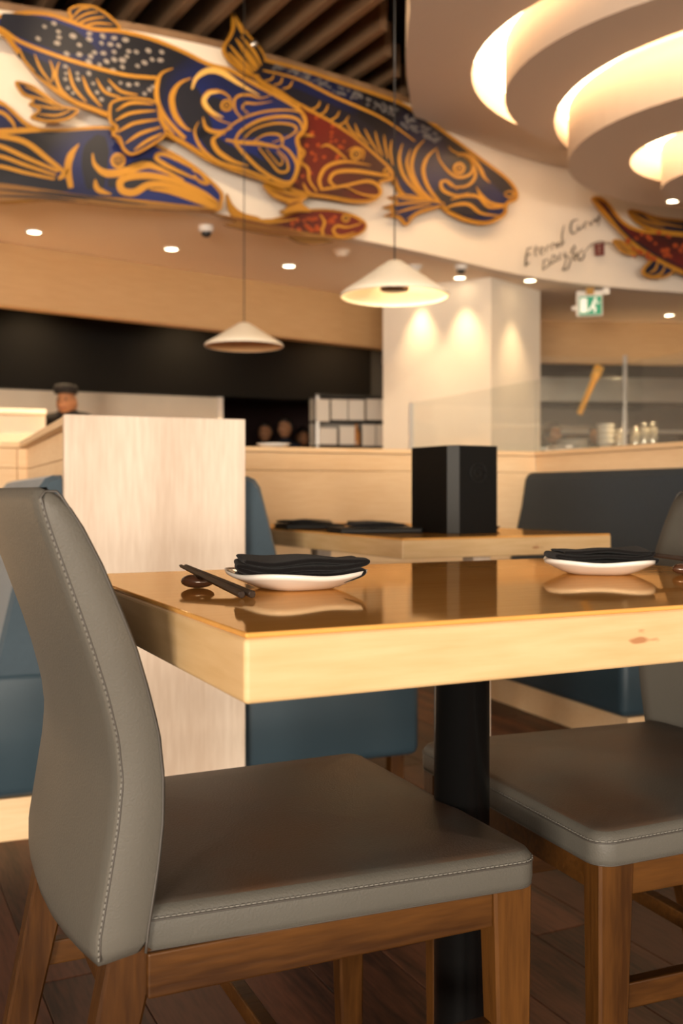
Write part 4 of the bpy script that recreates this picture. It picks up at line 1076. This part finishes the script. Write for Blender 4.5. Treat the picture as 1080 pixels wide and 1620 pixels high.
fc.eye(561, 245, 9, -.012); fc.eye(610, 272, 5.5, -.012)
rnd = random.Random(11); pts = []
while len(pts) < 44:
    x, z = rnd.uniform(448, 545), rnd.uniform(180, 292)
    if z > 172+(x-480)*.55 and x > 452+max(0, (215-z))*.6 and not (x > 500 and z > 252) : pts.append((x, z))
fc.dots('scale_spots', pts, -.0095, M_ORANGE, 2.9, 2.7, 0)
fc.fin([(418, 290), (450, 300), (490, 308), (478, 320), (494, 334), (470, 334), (446, 338), (458, 322), (434, 312)], [[(430, 300), (455, 310), (476, 312)], [(450, 328), (464, 322), (476, 318)]], .006, m=M_GOLD, raym=mat('rust_line_paint', (.16, .05, .012), .5))
fc.standoffs([(500, 220), (570, 290)])
# --- E : small red fish
fe = Fish(350, 580, .03, 'small red fish panel with orange scales hanging low under the red fish head')
OE = [(380, 345), (430, 346), (470, 333), (515, 330), (555, 337), (579, 352), (574, 368), (545, 378), (500, 374), (455, 372), (410, 364)]
be = body(fe, OE, M_FRED, 4)
fe.lines('gold_scrollwork', [(6, [(505, 340), (512, 352), (508, 366), (512, 376)], (.4, .6)), (6, [(570, 354), (548, 360), (532, 358), (526, 366), (536, 374), (560, 368)], (.4, .4)), (4, [(540, 344), (556, 342), (572, 352)], (.3, .3)), (5, [(382, 348), (430, 352), (470, 346)], (.4, .2))], -.011, M_GOLDLINE, be)
fe.eye(545, 346, 6.5, -.012)
rnd = random.Random(5); fe.dots('scale_spots', [(rnd.uniform(460, 502), rnd.uniform(344, 366)) for _ in range(16)]+[(rnd.uniform(515, 530), rnd.uniform(340, 352)) for _ in range(5)], -.0095, M_ORANGE, 3.6, 3.2, 0)
fe.fin([(360, 306), (368, 322), (384, 336), (412, 344), (398, 352), (372, 344), (362, 328)], None, .004)
fe.fin([(332, 338), (400, 350), (470, 366), (530, 378), (460, 376), (400, 368), (352, 356), (372, 352)], [[(350, 344), (410, 356), (470, 370)], [(380, 360), (430, 368), (480, 374)]], -.022, m=mat('brown_gold_paint', (.22, .10, .02), .5), raym=mat('rust_line_paint', (.16, .05, .012), .5))
fe.fin([(458, 374), (480, 372), (512, 378), (528, 382), (500, 386), (476, 384)], None, .002, m=mat('brown_gold_paint', (.22, .10, .02), .5))
fe.fin([(444, 334), (456, 330), (474, 336), (462, 342)], None, .004)
fe.standoffs([(480, 355), (550, 358)])
# --- F : red fish at right, G behind it
ff = Fish(935, 1250, .085, 'red spotted fish panel beyond the swirl ceiling beside the handwritten signature')
OF = [(936, 314), (950, 311), (966, 324), (984, 347), (1010, 361), (1050, 366), (1100, 370), (1180, 372), (1250, 390), (1240, 460), (1180, 470), (1120, 452), (1080, 434), (1050, 420), (1010, 396), (980, 366), (955, 340)]
bf = body(ff, OF, M_FRED, 6)
ff.lines('gold_scrollwork', [(5, [(955, 320), (968, 344), (992, 372), (1030, 400), (1080, 424)], (.3, .5))], -.011, M_DKLINE, bf)
rnd = random.Random(8); ff.dots('scale_spots', [(rnd.uniform(990, 1160), rnd.uniform(368, 410)) for _ in range(40)], -.0095, M_ORANGE, 3.4, 3.2, 0)
ff.fin([(970, 380), (984, 380), (1008, 398), (1004, 404), (984, 398)], [[(978, 384), (990, 392), (1002, 400)]], .004)
ff.fin([(1038, 406), (1058, 418), (1068, 428), (1050, 440), (1024, 438), (1016, 428), (1026, 414)], [[(1040, 414), (1036, 426), (1026, 432)], [(1052, 420), (1046, 432), (1036, 436)]], .004)
ff.standoffs([(1000, 375), (1060, 400)])
fg = Fish(990, 1140, .03, 'gold and blue fin panel showing just above the red spotted fish')
bg = body(fg, [(994, 332), (1012, 333), (1040, 342), (1090, 348), (1140, 352), (1140, 374), (1080, 372), (1030, 364), (1004, 350)], M_FNAVY, 5)
fg.lines('gold_scrollwork', [(5, [(1000, 338), (1020, 350), (1050, 360)], (.3, .3)), (5, [(1018, 340), (1040, 352), (1080, 360)], (.3, .3))], -.011, M_GOLDLINE, bg)
fg.standoffs([(1030, 352), (1090, 360)])
# --- handwritten signature and seal on the wall
ft = Fish(820, 960, .004, 'black handwritten signature lines and small red seal on the white mural wall')
ft.root['category'] = 'lettering'; ft.root.name = 'signature'; del ft.root['group']
INKS = [
 # Eternal
 (3.2, [(834, 394), (832, 406), (831, 420), (833, 419)]), (2.6, [(833, 394), (842, 391)]), (2.6, [(832, 404), (840, 401)]), (2.8, [(831, 419), (838, 415)]),
 (2.4, [(848, 388), (846, 400), (848, 406)]), (2.0, [(844, 395), (852, 392)]), (2.2, [(853, 400), (859, 396), (857, 391), (853, 396), (856, 403), (861, 399)]), (2.2, [(864, 399), (865, 390), (870, 388)]),
 (2.2, [(872, 396), (873, 386), (878, 386), (879, 394)]), (2.2, [(886, 384), (882, 384), (882, 391), (887, 386), (888, 391)]), (2.6, [(892, 356), (889, 370), (889, 386), (893, 380)]),
 # second word, C and following loops
 (3.0, [(914, 347), (905, 350), (902, 362), (906, 370), (914, 364)]), (2.4, [(914, 356), (914, 364), (920, 360), (921, 355)]), (2.2, [(924, 362), (925, 352), (930, 352)]), (2.2, [(932, 350), (934, 356), (940, 344)]), (2.2, [(942, 346), (942, 352), (948, 340), (946, 358)]),
 # second line
 (2.0, [(860, 412), (858, 428)]), (2.0, [(858, 413), (866, 410)]), (2.0, [(868, 410), (869, 418)]), (2.0, [(873, 416), (874, 404), (880, 408), (877, 414)]), (2.0, [(886, 400), (884, 408), (888, 410)]), (2.0, [(893, 398), (892, 406), (898, 400)]), (2.0, [(903, 392), (904, 402), (908, 388), (910, 400)]),
 # third line with a flourish
 (2.4, [(858, 428), (870, 418), (886, 410)]), (2.6, [(896, 404), (893, 420), (890, 427), (898, 424), (902, 408), (892, 408)]), (2.4, [(906, 412), (912, 404), (908, 402), (907, 410), (913, 412)]), (2.8, [(922, 394), (914, 402), (917, 412), (924, 404), (920, 398)]), (2.0, [(924, 400), (934, 388), (948, 382), (962, 384)]), (1.6, [(938, 392), (950, 386), (972, 386)])]
ft.lines('handwriting', [(w_, pts, (.5, .3)) for w_, pts in INKS], -.002, M_INK, None, thick=.002)
ft.panel('red_seal', [(940, 386), (955, 384), (955, 404), (941, 405)], -.003, 0, M_SEAL, None, 1)
ft.lines('seal_mark', [(2, [(944, 390), (951, 390)]), (2, [(944, 395), (951, 395)]), (2, [(944, 400), (951, 400)]), (2, [(947, 388), (947, 402)])], -.005, mat('pale_seal', (.45, .3, .24), .7), None)
# joints of the wall panels
for k, px in enumerate((386, 626)):
    q = wall_hit(px)
# ================================================================== KITCHEN AND PEOPLE
def person(loc, rz, label, uni, hat=False, scale=1.0, bow=0.0, group=None, drop=0.0):
    t = empty('person', loc, rz, label, 'person', group)
    # body: skinned skeleton, facing -Y
    J = [((0, 0, .95), .135), ((0, 0, 1.10), .125), ((0, -.01, 1.30), .150), ((0, 0, 1.44), .075), ((0, -.015-.02*bow, 1.52), .052)]
    E_ = [(0, 1), (1, 2), (2, 3), (3, 4)]
    def add(p, r, frm):
        J.append((p, r)); E_.append((frm, len(J)-1)); return len(J)-1
    for s in (-1, 1):
        a = add((s*.17, .0, 1.40), .068, 2); a = add((s*.225, .02, 1.14), .046, a); a = add((s*.17, -.20, 1.06), .036, a); add((s*.13, -.28, 1.05), .03, a)
        h = add((s*.095, 0, .86), .088, 0); h = add((s*.10, -.01, .48), .060, h); h = add((s*.10, .02, .09), .040, h); add((s*.10, -.10, .04), .034, h)
    me = bpy.data.meshes.new('body'); me.from_pydata([j[0] for j in J], E_, [])
    o = bpy.data.objects.new('body', me); link(o, t); me.materials.append(uni)
    md = o.modifiers.new('skin', 'SKIN'); md.use_smooth_shade = True
    for i, j in enumerate(J): me.skin_vertices[0].data[i].radius = (j[1], j[1]*(.72 if i < 3 else 1))
    me.skin_vertices[0].data[0].use_root = True
    sb = o.modifiers.new('sub', 'SUBSURF'); sb.levels = 2; sb.render_levels = 2
    # head with brow, nose, chin
    n = 24; rs = []
    for k in range(15):
        f = k/14; z = 1.50-drop+.235*f
        w_ = .078*math.sin(math.pi*min(1, .14+.86*f)**.8)**.55 if f < .98 else .012
        if f < .3: w_ *= .62+.38*f/.3
        if f > .85: w_ *= max(.15, math.sqrt(max(0, 1-((f-.85)/.15)**2)))
        ring = []
        for j in range(n):
            a = 2*math.pi*j/n; x = w_*math.cos(a); y = w_*1.22*math.sin(a)
            fr = max(0, -math.sin(a))
            if fr > .9 and .30 < f < .52: y -= .016*(1-abs(f-.36)/.2)
            if fr > .75 and .50 < f < .58 and abs(math.cos(a)) > .25: y += .008
            if abs(math.cos(a)) > .97 and .35 < f < .58: x *= 1.14
            ring.append((x, y-.02-.05*bow*(f-.2), z-.012*bow*(-math.sin(a))))
        rs.append(ring)
    hd = rings('head', rs, M_SKIN, t, True)
    # facial marks
    for s in (-1, 1):
        lathe('eye', [(.001, .006), (.009, .003), (.010, -.003), (.001, -.006)], M_HAIR, hd, 8, (s*.032, -.104-.02*bow, 1.622-drop))
    box('mouth', -.024, .024, -.108-.02*bow, -.098-.02*bow, 1.549-drop, 1.556-drop, mat('lip', (.30, .10, .07), .5), hd, .002)
    if hat:
        lathe('cap', [(.088, 0), (.093, .025), (.092, .05), (.078, .068), (.04, .076), (.001, .078)], M_UNI, t, 24, (0, -.015-.04*bow, 1.668-drop), True)
    else:
        rs = []
        for k in range(9):
            f = k/8; z = 1.56+.19*f; w_ = .09*math.sqrt(max(.01, 1-max(0, (f-.35)/.66)**2))
            rs.append([(w_*math.cos(a), -.012+(.03 if f < .62 else 0)*max(0, -math.sin(a))*3.2+w_*1.2*math.sin(a), z) for a in [2*math.pi*j/20 for j in range(20)]])
        rings('hair', rs, M_HAIR, t, True)
    t.scale = (scale,)*3
    return t
# sushi chef behind the counter
q = P(108, 650, 8.40)
person((q.x, q.y, 0), R(-8), 'sushi chef in a black cap and black uniform looking down behind the counter', M_UNI, True, 1.06, .8, drop=.085)
for px, Y, lab, sc in ((420, 12.0, 'person with a bare forehead standing in the dark maroon kitchen opening', .985), (452, 11.6, 'person in dark blue clothing in the maroon kitchen opening beside the shelves', 1.0), (478, 12.4, 'person at the back of the maroon kitchen opening nearest the shelves', .96)):
    person(((px-540)/F*Y, Y, 0), R(random.uniform(-40, 40)), lab, mat('navy_cloth', (.012, .016, .03), .8), False, sc)
person(((872-540)/F*11.3, 11.3, 0), R(60), 'cook with dark hair working behind the booth glass next to the column', M_UNI, False, .95)
person(((944-540)/F*11.9, 11.9, 0), R(-30), 'cook in black standing at the back of the kitchen pass', M_UNI, False, .96)
# sushi counter with a glazed display case
cnt = empty('sushi_counter', (-3.2, 7.05, 0), R(18), 'pale wooden sushi counter with a glazed display case in front of the chef', 'counter')
box('front_panel', -1.2, 1.45, 0, .05, 0, 1.18, M_ASH_H, cnt, .003)
box('worktop', -1.2, 1.45, -.03, .6, 1.18, 1.21, M_ASH_H, cnt, .003)
box('body', -1.18, 1.43, .05, .58, 0, 1.18, M_ASH_H, cnt, .003)
box('display_back', -1.2, 1.10, .22, .25, 1.27, 1.44, mat('warm_white_panel', (.78, .70, .58), .5), cnt, .003)
box('display_glass', -1.2, 1.06, .06, .066, 1.21, 1.30, glass('case_glass', (.75, .9, .85), alpha=.35), cnt, 0)
box('display_top', -1.2, 1.10, .05, .30, 1.44, 1.475, M_WHITE, cnt, .004)
box('riser', 1.10, 1.45, .1, .4, 1.21, 1.34, M_ASH_H, cnt, .003)
for x in (-1.1, 1.05): box('display_post', x, x+.03, .22, .25, 1.21, 1.27, M_WHITE, cnt, .002)
# paper notices and shelving behind the booth wall, left of the column
sh = empty('kitchen_shelf', ((500-540)/F*9.6, 9.6, 0), R(14), 'steel kitchen rack with shelves of paper slips between the maroon opening and the column', 'rack')
for x in (0, .70): box('post', x, x+.03, 0, .03, 0, 1.80, M_STEEL, sh, .002)
for z in (.5, 1.12, 1.30, 1.54, 1.78): box('shelf', 0, .73, 0, .30, z, z+.018, M_BOXEDGE if z > 1.2 else M_STEEL, sh, .002)
bkp = box('back_panel', 0, .73, .29, .30, 1.10, 1.78, mat('grey_board', (.30, .27, .23), .7, var=.2, scale=5), sh, .001)
def shp(x, y): a, b_ = rot2(x, y, R(14)); return ((500-540)/F*9.6+a, 9.6+b_)
for i, (x, z, w_, h_) in enumerate(((.0, 1.552, .125, .21), (.145, 1.57, .16, .195), (.315, 1.57, .155, .195), (.49, 1.575, .185, .20), (.03, 1.335, .17, .155), (.225, 1.335, .15, .175), (.45, 1.325, .13, .205), (.59, 1.325, .10, .205))):
    a = shp(x+w_/2, -.012); o = box('paper_sheet', -w_/2, w_/2, 0, .004, -h_/2, h_/2, M_PAPER, None, 0)
    o.location = (a[0], a[1], z+h_/2-.012); o.rotation_euler = (0, 0, R(14)); tag(o, 'white paper sheet in the %s row on the front of the steel kitchen rack' % ('upper' if z > 1.5 else 'lower'), 'paper', 'paper sheets on the kitchen rack')
a = shp(.30, .12); o = box('carton', -.09, .09, -.08, .08, 0, .09, mat('orange_card', (.55, .26, .08), .7), None, .003); o.location = (a[0], a[1], 1.139); o.rotation_euler = (0, 0, R(14)); tag(o, 'orange cardboard carton on the lower shelf of the steel rack', 'carton')
a = shp(.39, -.02); o = lathe('bottle', [(.035, 0), (.036, .01), (.036, .12), (.014, .16), (.014, .20), (.016, .205)], mat('amber_bottle', (.6, .25, .07), .2), None, 18, cap0=True, cap1=True); o.location = (a[0], a[1]+.1, 1.319); tag(o, 'amber bottle standing between the paper sheets on the rack', 'bottle')
# pass counter at the right
pcn = empty('pass_counter', (1.9, 10.35, 0), R(5), 'dark steel kitchen pass counter under the wooden bulkhead', 'counter')
box('worktop', -.1, 4.2, 0, .5, 1.30, 1.33, M_STEEL, pcn, .003)
box('body', -.08, 4.18, .03, .48, 0, 1.30, M_BLACKWALL, pcn, .003)
hd_ = empty('kitchen_hood', (1.75, 12.3, 0), R(5), 'stainless steel extraction hood and shelf at the back of the kitchen pass', 'hood')
box('canopy', 0, 4.2, 0, .7, 1.98, 2.28, M_STEEL, hd_, .004)
box('shelf', 1.0, 4.2, .2, .549, 1.602, 1.65, M_STEEL, hd_, .003)
box('lower_unit', 0, 4.2, .40, .548, 0, 1.60, mat('dark_maroon_unit', (.022, .009, .006), .5, spec=.2), hd_, .003)
box('back_unit', 0, 4.2, .55, .68, 0, 1.98, mat('dark_steel', (.16, .13, .11), .4, metal=.5, var=.4, scale=2), hd_, .003)
# post and glass of the pass
gp = empty('pass_screen', ((988-540)/F*10.3, 10.3, 0), R(5), 'slim steel post with a glass pane standing at the kitchen pass', 'glass screen')
box('post', -.018, .018, -.02, .02, 0, 2.26, M_STEEL, gp, .003)
box('pane', -.95, -.02, -.004, .004, 1.0, 2.24, M_WINGLASS, gp, 0)
box('pane', .02, 1.4, -.004, .004, 1.0, 2.24, M_WINGLASS, gp, 0)
# slanting amber tube, added in place of a reflection in the glass
p0 = P(948, 580, 11.2); p1 = P(916, 655, 11.2)
o = tube('reflection_streak', [(0, 0, 0), tuple((p1-p0)*.25), tuple((p1-p0)*.27), tuple(p1-p0)], [.055, .05, .035, .03], M_STREAK, None, 14); o.location = p0
tube('stem', [(0, 0, .02), (0, 0, ZL-p0.z)], .012, M_STEEL, o, 8)
tag(o, 'slanting amber tube standing in for a glass reflection in the kitchen pass', 'lamp')
# crockery on the pass
def bowl(px, Y, z, r, h, label, m=M_PLATE, grp=None):
    o = lathe('bowl', [(r*.45, 0), (r*.5, .006), (r*.85, h*.5), (r, h), (r*.95, h), (r*.8, h*.5), (r*.4, .012), (.001, .010)], m, None, 24, cap0=True)
    o.location = ((px-540)/F*Y, Y, z); return tag(o, label, 'bowl', grp)
for k in range(4): bowl(957, 10.47, 1.331+k*.055, .095, .075, 'white bowl in the bright stack beside the steel post', grp='stacked white bowls on the kitchen pass')
for k in range(6):
    o = lathe('dinner_plate', [(.07, 0), (.08, .004), (.17, .018), (.168, .021), (.08, .009), (.001, .008)], M_PLATE if k % 2 else M_STEEL, None, 28, cap0=True)
    o.location = ((905-540)/F*10.55, 10.55, 1.331+k*.012); tag(o, 'plate in the low stack on the kitchen pass near the column', 'plate', 'stacked plates on the kitchen pass')
MJ = mat('jar_glass', (.55, .50, .42), .1, spec=.8, metal=.4)
for k, (px, h) in enumerate(((1004, .20), (1018, .24), (1032, .25), (979, .17))):
    t = empty('storage_jar', ((px-540)/F*10.5, 10.5, 1.331), 0, ('short glinting storage jar between the white bowls and the steel post' if px == 979 else 'glinting storage jar in the row past the steel post on the pass'), 'jar', 'storage jars on the kitchen pass')
    lathe('jar', [(.045, 0), (.048, .01), (.048, h*.8), (.035, h*.9)], MJ, t, 20, cap0=True, cap1=True)
    lathe('lid', [(.040, 0), (.040, .03), (.001, .034)], M_STEEL, t, 20, (0, 0, h*.9), True)
# white folded cloth on the booth wall
q = B(E1+.0095, 1.33)
o = make_napkin((q.x, q.y, HB+.001), BT+R(90), 'white cloth folded on top of the booth wall beside the glass screen', L_=.17, Wd=.034, th=.009, layers=3, seed=44, name='folded_cloth', grp='cloth on the booth wall')
o.data.materials[0] = M_PAPER; del o['group']; o['category'] = 'cloth'
q = B(1.05, G1+.045)
o = lathe('dish', [(.05, 0), (.055, .003), (.075, .014), (.073, .016), (.05, .006), (.001, .005)], M_PLATE, None, 28, cap0=True)
o.location = (q.x-.0, q.y, HB+.001); tag(o, 'small white dish on top of the back booth wall next to the partition', 'dish')
# spot lights on the mural from the dark ceiling
def track(loc, target, power, size, label):
    t = empty('track_spotlight', loc, 0, label, 'spotlight', 'track spotlights under the dark ceiling')
    d = (Vector(target)-Vector(loc)).normalized()
    tube('housing', [tuple(-d*.06), tuple(d*.07)], [.04, .045], M_DARKPL, t, 16)
    tube('stem', [(0, 0, .0), (0, 0, 4.41-loc[2])], .01, M_DARKPL, t, 8)
    spot(tuple(Vector(loc)+d*.09), target, power, (1, .72, .42), size, .8, None, .03)
track((-1.05, 4.2, 3.95), (-1.15, 6.5, 3.45), 170, 50, 'small dark track spotlight aimed at the large blue fish')
track((-2.3, 3.9, 3.95), (-2.2, 6.2, 3.2), 150, 60, 'small dark track spotlight aimed at the lower blue fish')
track((-.75, 2.3, 4.1), (-.5, 5.6, 1.75), 190, 46, 'small dark added fill spotlight aimed at the unlit pendant and booth wall')  # added lamp, brightens the unlit pendant and booth wall
track((1.2, 1.6, 4.1), (.5, 4.6, 1.2), 150, 50, 'small dark added fill spotlight aimed at the booth table and lit pendant')  # second added lamp, lifts the booth table and lit pendant
track((-.2, 5.0, 3.95), (.7, 7.6, 3.0), 150, 60, 'small dark track spotlight aimed at the diving dark blue fish')
# added unseen downlights to brighten the counter and kitchen, then the swirl ceiling's own
def ceiling_lamp(loc, target, power, size, label, zc):
    t = empty('downlight', loc, 0, label, 'downlight', 'recessed ceiling downlights')
    lathe('trim_ring', [(.046, -.001), (.062, -.001), (.062, -.008), (.048, -.010), (.046, -.001)], M_WHITEPL, t, 20)
    lathe('lens', [(.001, -.006), (.046, -.006), (.046, -.002)], M_LENS, t, 20)
    spot((loc[0], loc[1], loc[2]-.02), target, power, WARM, size, .9)
for x, y in ((-3.9, 5.85), (-3.0, 6.4)): ceiling_lamp((x, y, ZL), (x, y, 0), 250, 88, 'added fill downlight over the sushi counter end', ZL)
for x, y in ((-2.6, 8.6), (-1.3, 9.2), (.2, 9.75)): ceiling_lamp((x, y, ZL), (x, y, 0), 110, 140, 'added fill downlight behind the wooden fascia over the kitchen', ZL)
for x, y in ((2.3, 11.9), (3.6, 12.1), (4.9, 12.2)): ceiling_lamp((x, y, ZL), (x, y, 0), 32, 120, 'added fill downlight behind the right bulkhead over the pass', ZL)
ceiling_lamp((2.31*K, 7.05*K, zk(2.90)), (2.31*K, 7.05*K, 0), 60, 80, 'recessed downlight in the lowest tier of the white swirl ceiling', 2.9)
